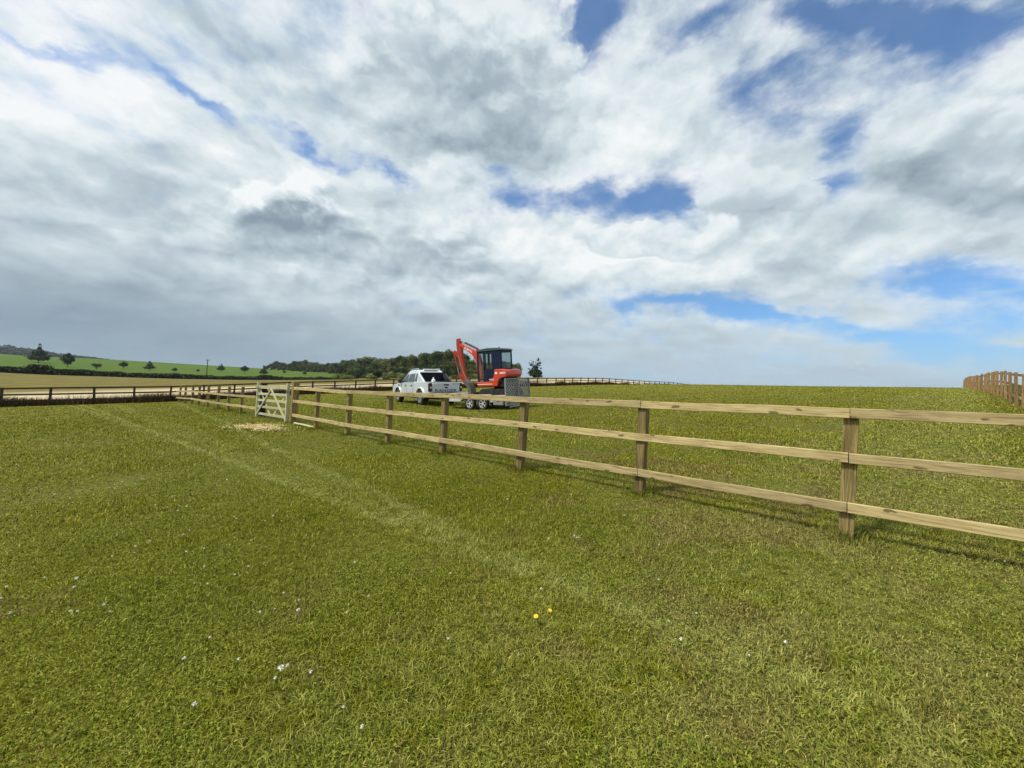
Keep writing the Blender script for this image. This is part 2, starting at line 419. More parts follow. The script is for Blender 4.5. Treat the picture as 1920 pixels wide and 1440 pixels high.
# broad clover / plantain leaves
def leaves(N, seed, r0, r1):
    g = np.random.default_rng(seed)
    r = (r0**.8+g.random(N)*(r1**.8-r0**.8))**(1/.8); a = np.radians(g.uniform(-58, 58, N)); x = r*np.sin(a); y = r*np.cos(a)
    k = inside(x, y) & ((vnoise(x*1.1+40, y*1.1, 21)+.35*vnoise(x*5, y*5, 22)+.2*g.random(N)) > .72); x, y, r = x[k], y[k], r[k]; N = len(x)
    z = gz_np(x, y)+g.uniform(.012, .04, N)
    s = g.uniform(.003, .0072, N)*np.maximum(1, r/6); th = g.uniform(0, 2*np.pi, N); asp = g.uniform(.45, .8, N)
    ux, uy = np.cos(th)*s, np.sin(th)*s; vx, vy = -np.sin(th)*s*asp, np.cos(th)*s*asp
    t1 = g.uniform(-.5, .9, N)*s; t2 = g.uniform(-.4, .4, N)*s
    co = np.stack([np.stack([x-ux, y-uy, z-t1], 1), np.stack([x+vx, y+vy, z+t2], 1), np.stack([x+ux, y+uy, z+t1], 1), np.stack([x-vx, y-vy, z-t2], 1)], 1).reshape(-1, 3)
    return co, np.arange(N*4), np.full(N, 4), np.repeat(g.random(N), 4)
co, q, sz, rn = leaves(170000, 31, 1.15, 8)
me = np_mesh('clover_leaves', co, q, {'rnd': rn}, sz)
cm = leafmat('clover_leaf', lambda nt: nt.mix(nt.attr('rnd'), (.085, .140, .006), (.30, .335, .035)), .25, .6)
tag(link('clover_leaves', me, material=cm), 'low clover and plantain leaves growing through the mown grass', 'clover', kind='stuff')

# rough dry grass along the dark fence and beyond the right fence
def rough_strip(N, P0, D, Nn, t0, t1, s0, s1, h0, h1, w, seed):
    g = np.random.default_rng(seed)
    t = t0+(t1-t0)*g.random(N)**1.15; sd = g.uniform(s0, s1, N); x = P0.x+D.x*t+Nn.x*sd; y = P0.y+D.y*t+Nn.y*sd
    z = gz_np(x, y); r = np.hypot(x, y)
    h = g.uniform(h0, h1, N)*(.55+.75*vnoise(t*.6, sd*.6, seed)); ww = w*np.maximum(1, r/28)*(.5+g.random(N))
    th = g.uniform(0, 6.28, N); wx, wy = np.cos(th)*ww/2, np.sin(th)*ww/2; la = g.uniform(0, 6.28, N); ll = h*.5*g.random(N); lx, ly = np.cos(la)*ll, np.sin(la)*ll
    co = np.stack([np.stack([x-wx, y-wy, z-.02], 1), np.stack([x+wx, y+wy, z-.02], 1), np.stack([x-wx*.8+lx*.4, y-wy*.8+ly*.4, z+h*.6], 1), np.stack([x+wx*.8+lx*.4, y+wy*.8+ly*.4, z+h*.6], 1), np.stack([x+lx*1.3, y+ly*1.3, z+h], 1)], 1).reshape(-1, 3)
    b = np.arange(N)*5
    return co, np.stack([b, b+1, b+3, b+2, b+2, b+3, b+4], 1).ravel(), np.tile([4, 3], N), np.repeat(g.random(N), 5)
pA2 = Vector((pA.x, pA.y)); pR = Vector((pR1.x, pR1.y))
co, q, sz, rn = join([rough_strip(60000, pA2, DFD, DFN, -8, 95, -.12, .75, .30, .72, .014, 41), rough_strip(9000, pA2, DFD, DFN, -8, 95, .2, 2.2, .35, .8, .012, 42)])
me = np_mesh('dry_grass', co, q, {'rnd': rn}, sz)
dm = leafmat('dry_grass_blade', lambda nt: nt.mix(nt.ss(nt.attr('rnd'), .45, 1), (.050, .029, .014), (.19, .125, .055)), .1, .9)
tag(link('dry_grass', me, material=dm), 'rough brown dry grass growing along the foot of the dark fence', 'dry grass', kind='stuff')
co, q, sz, rn = rough_strip(16000, pR, RFD, RFN, -6, 45, .15, 3.5, .15, .45, .012, 43)
me = np_mesh('rough_grass', co, q, {'rnd': rn}, sz)
rm_ = leafmat('rough_grass_blade', lambda nt: nt.mix(nt.attr('rnd'), (.09, .10, .025), (.22, .19, .08)), .25, .8)
tag(link('rough_grass', me, material=rm_), 'uncut grass behind the fence at the right edge', 'uncut grass', kind='stuff')
# sparse weeds on the skyline crest
co, q, sz, rn = blades(900, 44, 60, 1, .10, .26, .002, .7, seed=51, region=lambda x, y, g: (np.arctan2(x, y) > math.radians(20)) & inside(x, y), azlim=52)
me = np_mesh('weeds', co, q, {'rnd': rn}, sz); tag(link('weeds', me, material=grass_m), 'thin taller weeds standing on the grassy skyline', 'weeds', kind='stuff')

# ------------------------------------------------------------------ wood
def wood(name, c1, c2, cdark, knots=True, rough=.75, axis=0):
    m, nt, out = new_mat(name)
    oi = nt.node('ShaderNodeObjectInfo').outputs['Random']
    tc = nt.node('ShaderNodeTexCoord').outputs['Object']
    off = nt.node('ShaderNodeCombineXYZ'); nt.put(off.inputs[0], nt.math('MULTIPLY', oi, 37)); nt.put(off.inputs[1], nt.math('MULTIPLY', oi, 91)); nt.put(off.inputs[2], nt.math('MULTIPLY', oi, 53))
    v = nt.vmath('ADD', tc, off.outputs[0])
    sc = [14, 14, 14]; sc[axis] = .8
    g1 = nt.noise(nt.vmath('MULTIPLY', v, tuple(sc)), 2.2, 5, .6, 1.2)
    sc2 = [60, 60, 60]; sc2[axis] = 2.5
    g2 = nt.noise(nt.vmath('MULTIPLY', v, tuple(sc2)), 1.5, 3, .7)
    blot = nt.noise(v, 2.5, 3, .6)
    c = nt.mix(nt.ss(g1, .38, .62), c1, c2)
    c = nt.mix(nt.math('MULTIPLY', nt.ss(g2, .48, .66), .65), c, cdark)
    c = nt.mix(nt.math('MULTIPLY', nt.ss(blot, .5, .75), .4), c, cdark)
    c = nt.mix(1.0, c, nt.mix(oi, (.82, .80, .78), (1.12, 1.1, 1.05)), 'MULTIPLY')
    if knots:
        sk = [7.5, 26, 26]
        if axis == 2: sk = [24, 24, 7]
        vo = nt.node('ShaderNodeTexVoronoi'); nt.put(vo.inputs['Vector'], nt.vmath('MULTIPLY', nt.vmath('ADD', v, nt.vmath('SCALE', nt.noise(v, 9, 2, .5, out=1), scale=.06)), tuple(x*.55 for x in sk)))
        vo.inputs['Scale'].default_value = 1; vo.inputs['Randomness'].default_value = 1
        kn = nt.ss(vo.outputs['Distance'], .14, .21, 1, 0)
        c = nt.mix(nt.math('MULTIPLY', kn, .75), c, (cdark[0]*.45, cdark[1]*.40, cdark[2]*.35))
    principled(nt, out, c, rough, spec=.25, bump=(g2, .35, .004))
    return m
M_new = wood('new_pine', (.53, .43, .215), (.40, .31, .145), (.16, .105, .042))
M_post = wood('new_post', (.160, .118, .042), (.295, .230, .092), (.060, .040, .014), axis=2)
M_right = wood('right_post', (.23, .140, .058), (.32, .215, .095), (.10, .055, .026), axis=2)
M_dark = wood('dark_stained', (.040, .026, .015), (.070, .046, .027), (.016, .010, .006), knots=False, axis=2)
M_gate = wood('gate_softwood', (.52, .50, .32), (.42, .41, .25), (.28, .26, .15), knots=False)
M_black = wood('black_post', (.012, .011, .014), (.02, .018, .02), (.006, .006, .006), knots=False, axis=2)

def fence_pt(k):
    """plan position of post k of the new fence"""
    Z = KZ(k); X = (140-960)/F*Z + 4012/(k+2.76)/F*Z
    p = Vector((X, Z*math.cos(PITCH)))   # near enough level
    return Vector((p.x, p.y, gz(p.x, p.y)))
def fence_pt_px(k):
    px = 140+4012/(k+2.76); return gcol(px, KZ(k))
FP = fence_pt_px
def straight(a, b, t): return a+(b-a)*t
fa, fb = FP(0), FP(8.8)
FD = Vector((fb.x-fa.x, fb.y-fa.y)).normalized(); FN = Vector((-FD.y, FD.x))
if FN.dot(Vector((fa.x, fa.y))) > 0: FN = -FN      # towards the camera
def board(name, parent, a, b, hgt, thk, mat_, ndir, off, segs=6, bow=.006, bev=.004):
    """a board whose broad face looks along ndir; a,b are centre-line ends; local x runs along it"""
    a = Vector(a)+Vector((ndir.x, ndir.y, 0))*off; b = Vector(b)+Vector((ndir.x, ndir.y, 0))*off
    d = (b-a); L = d.length; d.normalize(); nn = Vector((ndir.x, ndir.y, 0)); nn = (nn-d*nn.dot(d)).normalized(); up = nn.cross(d)
    if up.z < 0: up = -up; 
    sd = up.cross(d)
    M = Matrix.Translation(a) @ Matrix((d, sd, up)).transposed().to_4x4()
    mb = MB(); bm = mb.bm; ph = random.uniform(0, 6); rings = []
    for i in range(segs+1):
        t = i/segs; dz = bow*math.sin(ph+t*5)*(4*t*(1-t)); dy = bow*.7*math.sin(ph*2+t*4)*(4*t*(1-t))
        y0, y1, z0, z1 = -thk/2, thk/2, -hgt/2, hgt/2; e = bev
        prof = [(y0+e, z0), (y1-e, z0), (y1, z0+e), (y1, z1-e), (y1-e, z1), (y0+e, z1), (y0, z1-e), (y0, z0+e)]
        rings.append([bm.verts.new((t*L, yy+dy, zz+dz)) for yy, zz in prof])
    for i in range(segs):
        for k in range(8): bm.faces.new((rings[i][k], rings[i][(k+1) % 8], rings[i+1][(k+1) % 8], rings[i+1][k]))
    bm.faces.new(rings[0][::-1]); bm.faces.new(rings[-1])
    return mb.build(name, mat_, parent, mat=(parent.matrix_world.inverted() @ M) if parent else M)
def post(name, parent, p, h, w, d, mat_, heading, tilt=0.012, below=.15, chamf=0.006):
    M = Matrix.Translation(p) @ Matrix.Rotation(heading, 4, 'Z') @ Euler((random.uniform(-tilt, tilt), random.uniform(-tilt, tilt), 0)).to_matrix().to_4x4()
    mb = MB(); mb.box(-w/2, w/2, -d/2, d/2, -below, h, bev=chamf)
    return mb.build(name, mat_, parent, mat=(parent.matrix_world.inverted() @ M) if parent else M)
HF = math.atan2(FD.y, FD.x)

# --- new post and rail fence, right of the gate
fA = empty('post_and_rail_fence', FP(3)); bpy.context.view_layer.update()
tag(fA, 'new pale pine three-rail fence running from the gate across the foreground to the right edge', 'fence', 'pale new post and rail fences')
RH = .083; HT = (1.04, .665, .255)
ks = [-2, -1, 0, 1, 2, 3, 4, 5, 6, 6.93]
for k in ks:
    p = FP(k)
    if k == 6.93: o = post('gate_post', fA, p, 1.24, .17, .17, M_post, HF); o['label'] = 'thick square gate post'
    else: post('post', fA, p, 1.02, .10, .10, M_post, HF+random.uniform(-.03, .03))
# thin support strip on the gate side of the thick post
for lvl, h in enumerate(HT):
    joints = [-2, 0, 1, 3, 5, 6.85] if lvl == 0 else ([-2, 0, 2, 4, 6.85] if lvl == 1 else [-2, 0, 1, 3, 5, 6.85])
    for a, b in zip(joints[:-1], joints[1:]):
        n_ = max(2, int((b-a)*3)); pa, pb = FP(a), FP(b)
        dv = (pb-pa).normalized()*.003
        j1, j2 = random.uniform(-.006, .006), random.uniform(-.006, .006)
        board('rail', fA, pa+Vector((0, 0, h+j1))+dv, pb+Vector((0, 0, h+j2))-dv, RH, .036, M_new, FN, .0705, segs=max(3, int((b-a)*3)), bow=.008)
# --- left of the gate, two rails only
fB = empty('post_and_rail_fence', FP(12)); bpy.context.view_layer.update()
tag(fB, 'new pale two-rail fence with bare post tops between the gate and the dark fence corner', 'fence', 'pale new post and rail fences')
o = post('gate_post', fB, FP(8.72)-Vector((FN.x, FN.y, 0))*.1, 1.18, .17, .17, M_black, HF); o['label'] = 'black square hanging post'
for k in (9.94, 10.98, 12.0, 13.1, 14.2, 15.2, 16.3, 17.3): post('post', fB, FP(k), 1.06, .095, .095, M_post, HF, tilt=.02)
for h in (.70, .30):
    for a, b in ((8.8, 10.98), (10.98, 13.1), (13.1, 15.2), (15.2, 17.7)):
        pa, pb = FP(a), FP(b); dv = (pb-pa).normalized()*.003
        board('rail', fB, pa+Vector((0, 0, h))+dv, pb+Vector((0, 0, h))-dv, .085, .036, M_new, FN, .068)

# --- five bar gate
gh = FP(8.70)+Vector((FN.x, FN.y, 0))*.08; gl = FP(7.09)+Vector((FN.x, FN.y, 0))*.07
gd = (gl-gh); gL = Vector((gd.x, gd.y)).length; gang = math.atan2(gd.y, gd.x)
sl = (gl.z-gh.z)
gM = Matrix.Translation(gh+Vector((0, 0, .05))) @ Matrix.Rotation(gang, 4, 'Z') @ Matrix.Rotation(-math.atan2(sl, gL), 4, 'Y') @ Matrix.Diagonal((1, 1, .93, 1))
gate = empty('field_gate', mat=gM); bpy.context.view_layer.update()
tag(gate, 'pale timber five-bar field gate with crossed braces, shut between black and brown posts', 'gate')
nG = Vector((math.sin(gang), -math.cos(gang), 0))  # local -y towards camera
def gb(name, x0, z0, x1, z1, w, t, y, lab=None):
    mb = MB(); a = Vector((x0, y, z0)); b = Vector((x1, y, z1))
    mb.bar(a, b, t, w, up=(0, 0, 1)); return mb.build(name, M_gate, gate, bevel=.004)
H0, H1 = .04, 1.18
mb = MB(); mb.box(0, .075, -.04, .04, -.03, H1+.08); mb.build('stile', M_gate, gate, bevel=.005)
mb = MB(); mb.box(gL-.075, gL, -.04, .04, -.03, H1+.03); mb.build('stile', M_gate, gate, bevel=.005)
for i, z in enumerate((.10, .36, .60, .83, 1.08)):
    gb('gate_bar', .076, z, gL-.076, z, .12 if i == 4 else .085, .028, 0)
gb('brace', .06, .04, gL*.5, 1.02, .075, .022, -.030)      # from hinge foot up
gb('brace', gL*.5, 1.02, gL-.06, .04, .09, .022, -.030)
gb('brace', .12, 1.02, gL*.46, .06, .075, .022, .030)
gb('brace', gL*.54, .06, gL-.10, .95, .075, .022, .030)
M_galv = paint('galvanised', (.36, .37, .38), .45, .7, .5)
mb = MB(); mb.box(gL-.03, gL+.06, -.055, -.042, .93, .97); mb.box(gL+.02, gL+.05, -.075, -.055, .88, .99); mb.build('latch', M_galv, gate)
mb = MB(); mb.box(-.06, .35, -.06, -.045, 1.06, 1.10); mb.build('hinge', M_galv, gate)
# pole lying on the grass
a_ = gpx(552, 795.5); b_ = gpx(591, 804.5)
mb = MB(); mb.tube([a_+Vector((0, 0, .035)), (a_+b_)/2+Vector((0, 0, .045)), b_+Vector((0, 0, .035))], [.03, .028, .032], 8)
o = mb.build('wooden_pole', M_gate, smooth=True); tag(o, 'pale round pole lying on the grass at the foot of the thick gate post', 'pole')

# --- old dark fence
dfk0, dfk1 = 18.3-1.6, 75
def DF(u):
    px = 1776-32711/u; return gcol(px, 1.193*u)
P0 = DF(20.0); P1 = DF(60.0)
d3 = Vector((P1.x-P0.x, P1.y-P0.y)); stepv = d3/40.0
def DFp(u):
    x = P0.x+stepv.x*(u-20); y = P0.y+stepv.y*(u-20); return Vector((x, y, gz(x, y)))
dfe = empty('dark_fence', DFp(30)); bpy.context.view_layer.update()
tag(dfe, 'long dark stained three-rail fence crossing behind the field and over the hill', 'fence')
HD = math.atan2(DFD.y, DFD.x)
us = [16.5+i for i in range(0, 62)]
for i, u in enumerate(us):
    post('post', dfe, DFp(u), 1.12, .11, .10, M_dark, HD, tilt=.02)
M_darkr = wood('dark_rail', (.040, .026, .015), (.070, .046, .027), (.016, .010, .006), knots=False, axis=0)
for h in (1.06, .70, .33):
    i = 0
    while i < len(us)-1:
        st = 2 if i < 30 else 4
        j = min(i+st, len(us)-1); pa, pb = DFp(us[i]), DFp(us[j])
        board('rail', dfe, pa+Vector((0, 0, h)), pb+Vector((0, 0, h)), .10, .036, M_darkr, -DFN, .07, segs=2, bow=.01)
        i = j
# --- fence on the right hand side
rfe = empty('brown_fence', gcol(1880, rfZ(1880))); bpy.context.view_layer.update()
tag(rfe, 'brown three-rail fence with posts on the field side climbing the hill at the right edge', 'fence')
R0 = gcol(1905, rfZ(1905)); R1 = gcol(1821, rfZ(1821)); dR = Vector((R1.x-R0.x, R1.y-R0.y)).normalized(); HR = math.atan2(dR.y, dR.x)
def RF(i):
    x = R0.x+dR.x*1.8*i; y = R0.y+dR.y*1.8*i; return Vector((x, y, gz(x, y)))
for i in range(-3, 30): post('post', rfe, RF(i), 1.20+random.uniform(-.03, .03), .075, .085, M_right, HR, tilt=.03)
for h in (1.10, .70, .26):
    for i in range(-3, 29, 2):
        board('rail', rfe, RF(i)+Vector((0, 0, h)), RF(min(i+2, 29))+Vector((0, 0, h)), .09, .036, M_new if h < .5 else M_right, RFN, .085, segs=2)  # bottom rail in paler wood, the light on it painted in

# sawdust where the gate post holes were cut
g = np.random.default_rng(77); N = 9000
cx = gpx(482, 802); ex = gpx(532, 803)-cx; ey = gpx(482, 797)-cx
uu, vv = g.normal(0, .46, N), g.normal(0, .46, N); lump = vnoise(uu*3+9, vv*3, 4)
k = lump > .38; uu, vv = uu[k], vv[k]; N = len(uu)
x = cx.x+ex.x*uu+ey.x*vv*1.1; y = cx.y+ex.y*uu+ey.y*vv*1.1; z = gz_np(x, y)+g.uniform(.01, .055, N)
s_ = g.uniform(.006, .015, N); th = g.uniform(0, 6.28, N); tl = g.uniform(-.6, .6, N)*s_
co = np.stack([np.stack([x-np.cos(th)*s_, y-np.sin(th)*s_, z-tl], 1), np.stack([x+np.sin(th)*s_, y-np.cos(th)*s_, z+tl], 1), np.stack([x+np.cos(th)*s_, y+np.sin(th)*s_, z+tl], 1), np.stack([x-np.sin(th)*s_, y+np.cos(th)*s_, z-tl], 1)], 1).reshape(-1, 3)
me = np_mesh('sawdust', co, np.arange(N*4), {'rnd': np.repeat(g.random(N), 4)}, np.full(N, 4))
m, nt, out = new_mat('sawdust'); principled(nt, out, nt.mix(nt.attr('rnd'), (.56, .44, .19), (.78, .66, .36)), .9, spec=.1)
tag(link('sawdust', me, material=m), 'pale sawdust scattered on the grass in front of the gate', 'sawdust', kind='stuff')

# ------------------------------------------------------------------ flowers
def flat(name, c, rough=.6, **k):
    m, nt, out = new_mat(name); tc = nt.node('ShaderNodeTexCoord').outputs['Object']
    c2 = nt.mix(nt.math('MULTIPLY', nt.noise(tc, 30, 3, .6), .35), c, tuple(v*.55 for v in c))
    principled(nt, out, c2, rough, **k); return m
M_white = flat('white_petals', (.78, .76, .68)); M_yellow = flat('yellow_petals', (.80, .52, .02)); M_stem = flat('flower_stem', (.07, .13, .03))
def flower_mesh(kind, r):
    mb = MB(); bm = mb.bm
    if kind == 'clover':
        for i in range(26):
            th = random.uniform(0, 6.28); ph = random.uniform(-.2, 1.5); d = Vector((math.cos(th)*math.cos(ph), math.sin(th)*math.cos(ph), math.sin(ph)))
            t = d.cross(Vector((0, 0, 1))).normalized()*r*.25
            bm.faces.new([bm.verts.new(v) for v in (d*r*.3-t*.5, d*r*.3+t*.5, d*r+t, d*r-t)])
        bmesh.ops.create_icosphere(bm, subdivisions=1, radius=r*.6)
    else:
        for i in range(12):
            th = i*6.283/12; d = Vector((math.cos(th), math.sin(th), .25)); t = Vector((-d.y, d.x, 0))*r*.22
            bm.faces.new([bm.verts.new(v) for v in (d*r*.15-t*.5, d*r*.15+t*.5, d*r+t*.8, d*r-t*.8)])
        bmesh.ops.create_icosphere(bm, subdivisions=1, radius=r*.3)
    me = bpy.data.meshes.new('flower_head'); bm.to_mesh(me); bm.free(); me.materials.append(M_white if kind == 'clover' else M_yellow)
    return me
stm = MB(); stm.tube([(0, 0, -.01), (.004, 0, .03), (0, 0, .055)], .0012, 5); stem_me = None
def make_flower(name, kind, r):
    root = empty(name); 
    h = link('flower_head', flower_mesh(kind, r), root, loc=(0, 0, .058))
    mb = MB(); mb.tube([(0, 0, -.01), (.004, 0, .03), (0, 0, .056)], .0013, 5); mb.build('stem', M_stem, root)
    return root
protos = [make_flower('clover_flower', 'clover', .0085), make_flower('clover_flower', 'clover', .0068)]
spots = [(541,1272),(518,1286),(584,1281),(345,1256),(442,1259),(667,1396),(365,1343),(640,1358),(30,877),(38,879),(68,922),(80,925),(102,935),(130,942),(56,926),(262,904),(270,904),(201,892),(230,911),(302,862),(380,873),(462,886),(184,950),(252,1038),(275,1027),(466,1079),(384,1107),(135,1120),(315,962),(330,968),(358,1005),(348,1012),(345,962),(528,987),(516,979),(498,988),(1086,1021),(1082,1022),(1076,1020),(849,1093),(1011,1116),(1237,1036),(1236,1100),(1812,1044),(1641,1011),(1148,760),(1370,848),(1326,852),(1098,838),(1340,858),(1555,832),(1640,845),(1556,800),(1812,850),(1272,868),(1299,826),(1560,838)]
g = random.Random(5)
for i in range(60):
    spots.append((g.uniform(0, 700), g.uniform(860, 1180)) if i < 42 else (g.uniform(300, 1900), g.uniform(850, 1250)))
for i, (px, py) in enumerate(spots):
    pr = protos[i % 2]
    o = pr if i < 2 else copy_tree(pr)
    p = gpx(px, py); o.location = p; d = (p-Vector((0, 0, CAMZ))).length
    o.rotation_euler = (g.uniform(-.3, .3), g.uniform(-.3, .3), g.uniform(0, 6)); s = 1.0*g.uniform(.8, 1.25)*(1+max(0, d-4)*.04); o.scale = (s, s, s if d < 7 else s*.8)
    tag(o, 'small white clover flower standing in the mown grass', 'clover flower', 'white clover flowers dotted over the grass')
o = make_flower('dandelion_clock', 'clover', .015); o.location = gpx(525, 1275); tag(o, 'largest white seed head in the grass, lower left foreground', 'dandelion')
for i, (px, py) in enumerate(((1007, 1169), (1026, 1157))):
    o = make_flower('yellow_flower', 'daisy', .014 if i == 0 else .012); o.location = gpx(px, py); o.rotation_euler = (.35, -.2, i)
    tag(o, 'larger yellow flower, nearer of the two in the foreground grass' if i == 0 else 'smaller yellow flower, farther of the two in the foreground grass', 'yellow flower', 'pair of yellow flowers')
# thin stake in the field
p = gcol(1087, 33); mb = MB(); mb.tube([(0, 0, -.1), (0, 0, 1.25)], .012, 6); mb.tube([(0, 0, 1.0), (.04, 0, 1.03), (0, 0, 1.06)], .008, 5)
o = mb.build('thin_stake', M_dark, loc=p); tag(o, 'thin dark stake standing alone in the grass before the far fence', 'stake')

# ------------------------------------------------------------------ trees
def crown_mesh(name, lobes, N, leaf, seed, shell=.55):
    """lobes: (x,y,z,rx,rz); leaf clumps scattered through them"""
    g = np.random.default_rng(seed); L = np.array(lobes, float)
    wgt = L[:, 3]**2*L[:, 4]; li = g.choice(len(L), N, p=wgt/wgt.sum())
    d = g.normal(size=(N, 3)); d /= np.linalg.norm(d, axis=1)[:, None]
    rad = shell+(1-shell)*g.random(N)**.6; rad *= 1+.12*g.normal(size=N)
    c = L[li, :3]+d*rad[:, None]*np.stack([L[li, 3], L[li, 3], L[li, 4]], 1)
    u = g.normal(size=(N, 3)); u = u-d*(u*d).sum(1)[:, None]*.6; u /= np.linalg.norm(u, axis=1)[:, None]
    v = np.cross(d+.5*g.normal(size=(N, 3)), u); v /= np.linalg.norm(v, axis=1)[:, None]
    s = leaf*(.5+g.random(N))[:, None]
    co = np.stack([c-u*s, c+v*s*.7, c+u*s, c-v*s*.7], 1).reshape(-1, 3)
    lobr = g.random(len(L))[li]
    me = np_mesh(name, co, np.arange(N*4), {'rnd': np.repeat(.55*lobr+.45*g.random(N), 4)}, np.full(N, 4))
    return me
def leafcol(name, a, b, trans=.2):
    return leafmat(name, lambda nt: nt.mix(nt.ss(nt.attr('rnd'), .15, .85), a, b), trans, .6)
M_leaf_wood = leafcol('wood_leaf', (.024, .046, .009), (.115, .145, .024))
M_leaf_wood2 = leafcol('wood_leaf_olive', (.040, .058, .013), (.165, .160, .038))
M_leaf_young = leafcol('young_leaf', (.014, .032, .012), (.050, .075, .022))
M_leaf_far = leafcol('far_leaf', (.022, .042, .026), (.06, .085, .045))  # bluer leaf tones, distance haze mixed into the colour
M_leaf_light = leafcol('light_leaf', (.085, .125, .025), (.19, .22, .06))
M_leaf_hedge = leafcol('hedge_leaf', (.012, .024, .008), (.055, .075, .020))
M_bark = flat('bark', (.075, .055, .04), .9)
def trunk(root, h, r, limbs, seed):
    g = random.Random(seed); mb = MB()
    mb.tube([(0, 0, -.3), (g.uniform(-.05, .05)*h*.2, 0, h*.3), (g.uniform(-.1, .1)*h*.3, g.uniform(-.1, .1)*h*.3, h*.62), (0, 0, h*.85)], [r*1.3, r, r*.6, r*.2], 8)
    for i in range(limbs):
        a = i*2.4+g.uniform(0, 1); z = h*g.uniform(.25, .6); L = h*g.uniform(.22, .38)
        mb.tube([(0, 0, z), (math.cos(a)*L*.5, math.sin(a)*L*.5, z+L*.35), (math.cos(a)*L, math.sin(a)*L, z+L*.9)], [r*.5, r*.32, r*.1], 6)
    return mb.build('trunk', M_bark, root, smooth=True)
def tree(name, lobes, N, leaf, mat_, h, r, seed, shell=.5, limbs=6):
    root = empty(name); cm = crown_mesh('crown', lobes, N, leaf, seed, shell)
    link('crown', cm, root, material=mat_); trunk(root, h, r, limbs, seed); return root
def wood_lobes(seed, h=1.0, wd=.42):
    g = random.Random(seed); L = []
    for i in range(15):
        a = g.uniform(0, 6.28); rr_ = g.uniform(.05, wd)*.72; z = g.uniform(.10, .84); rr_ *= 1.15-.55*max(0, z-.5)*2
        q = g.uniform(.12, .21); L.append((math.cos(a)*rr_, math.sin(a)*rr_, z, q, q*.8))
    L.append((0, 0, .42, wd*.72, .42)); return L
def scale_lobes(L, s): return [tuple(v*s for v in l) for l in L]
# mature wood trees: unit height 14 m variants
wood_protos = []
for i in range(7):
    t = tree('woodland_tree', scale_lobes(wood_lobes(100+i), 14), 4200, .42, M_leaf_wood if i % 3 else M_leaf_wood2, 12, .3, 200+i, .55)
    wood_protos.append(t)
prof = [(480,689),(500,684),(520,677),(540,681),(552,677),(572,674.5),(590,677),(602,682),(612,680),(625,678.5),(650,672),(672,674),(695,667),(718,671),(747,667),(778,668),(812,660),(837,657.5),(850,659),(870,668),(893,679),(920,676),(950,676),(968,682),(977,694)]
def topy(x): return float(np.interp(x, [a for a, b in prof], [b for a, b in prof]))
def woodZ(x): return float(np.interp(x, [480, 600, 615, 660, 720, 850, 975], [520, 460, 400, 340, 300, 250, 215]))
used = [False]*7; cnt = 0; xw = 494.0; rg = random.Random(3)
wl = []
while xw < 975:
    Z = woodZ(xw); ty = topy(xw)
    wl.append((xw, Z, ty+rg.uniform(-.8, 1.2)))
    xw += (6.5 if xw < 610 else 9.5)*rg.uniform(.85, 1.2)
for x0, Z, ty in list(wl)[::2]:
    wl.append((x0+rg.uniform(-4, 4), Z*rg.uniform(.90, .94), ty+ (739+ROLL*(x0-960)-ty)*.33))   # shorter front trees
for x0, Z, ty in wl:
    i = rg.randrange(7); p = gcol(x0, Z); top = at(x0, ty, Z).z; h = max(4.5, top-p.z)
    if not used[i]: o = wood_protos[i]; used[i] = True
    else: o = copy_tree(wood_protos[i])
    s = h/13.4; w = s*rg.uniform(.95, 1.25); o.location = p; o.scale = (w, w, s); o.rotation_euler.z = rg.uniform(0, 6.28); cnt += 1
    if Z > 420:
        for c in o.children:
            if c.name.startswith('crown'):
                pass
    tag(o, 'mature broadleaf tree in the dense dark wood on the skyline left of the excavator', 'tree', 'trees of the wood beyond the dark fence')
for i in range(7):
    if not used[i]:
        for c in list(wood_protos[i].children): bpy.data.objects.remove(c)
        bpy.data.objects.remove(wood_protos[i])
# lone dark open tree right of the excavator
Z = 130; p = gcol(1001, Z); top = at(1001, 669.5, Z).z; h = top-p.z; s = h
L = [(.05,0,.12,.34,.11),(-.02,0,.24,.30,.14),(-.02,0,.30,.26,.16),(.20,.05,.28,.17,.12),(-.22,0,.24,.16,.09),(.02,.02,.50,.15,.12),(-.20,.02,.62,.10,.07),(-.13,-.02,.76,.05,.05),(.10,.04,.66,.10,.09),(.14,-.02,.86,.08,.10),(.20,.02,.74,.07,.05),(-.30,0,.42,.08,.05),(.26,.0,.48,.08,.06),(.24,0,.62,.05,.03),(-.27,.1,.70,.05,.04)]
o = tree('open_tree', [tuple(v*s for v in l) for l in L], 1700, .27, M_leaf_young, h*.95, .2, 333, .25, 9); o.location = p
tag(o, 'lone dark tree with gaps in its crown on the skyline right of the excavator', 'tree')
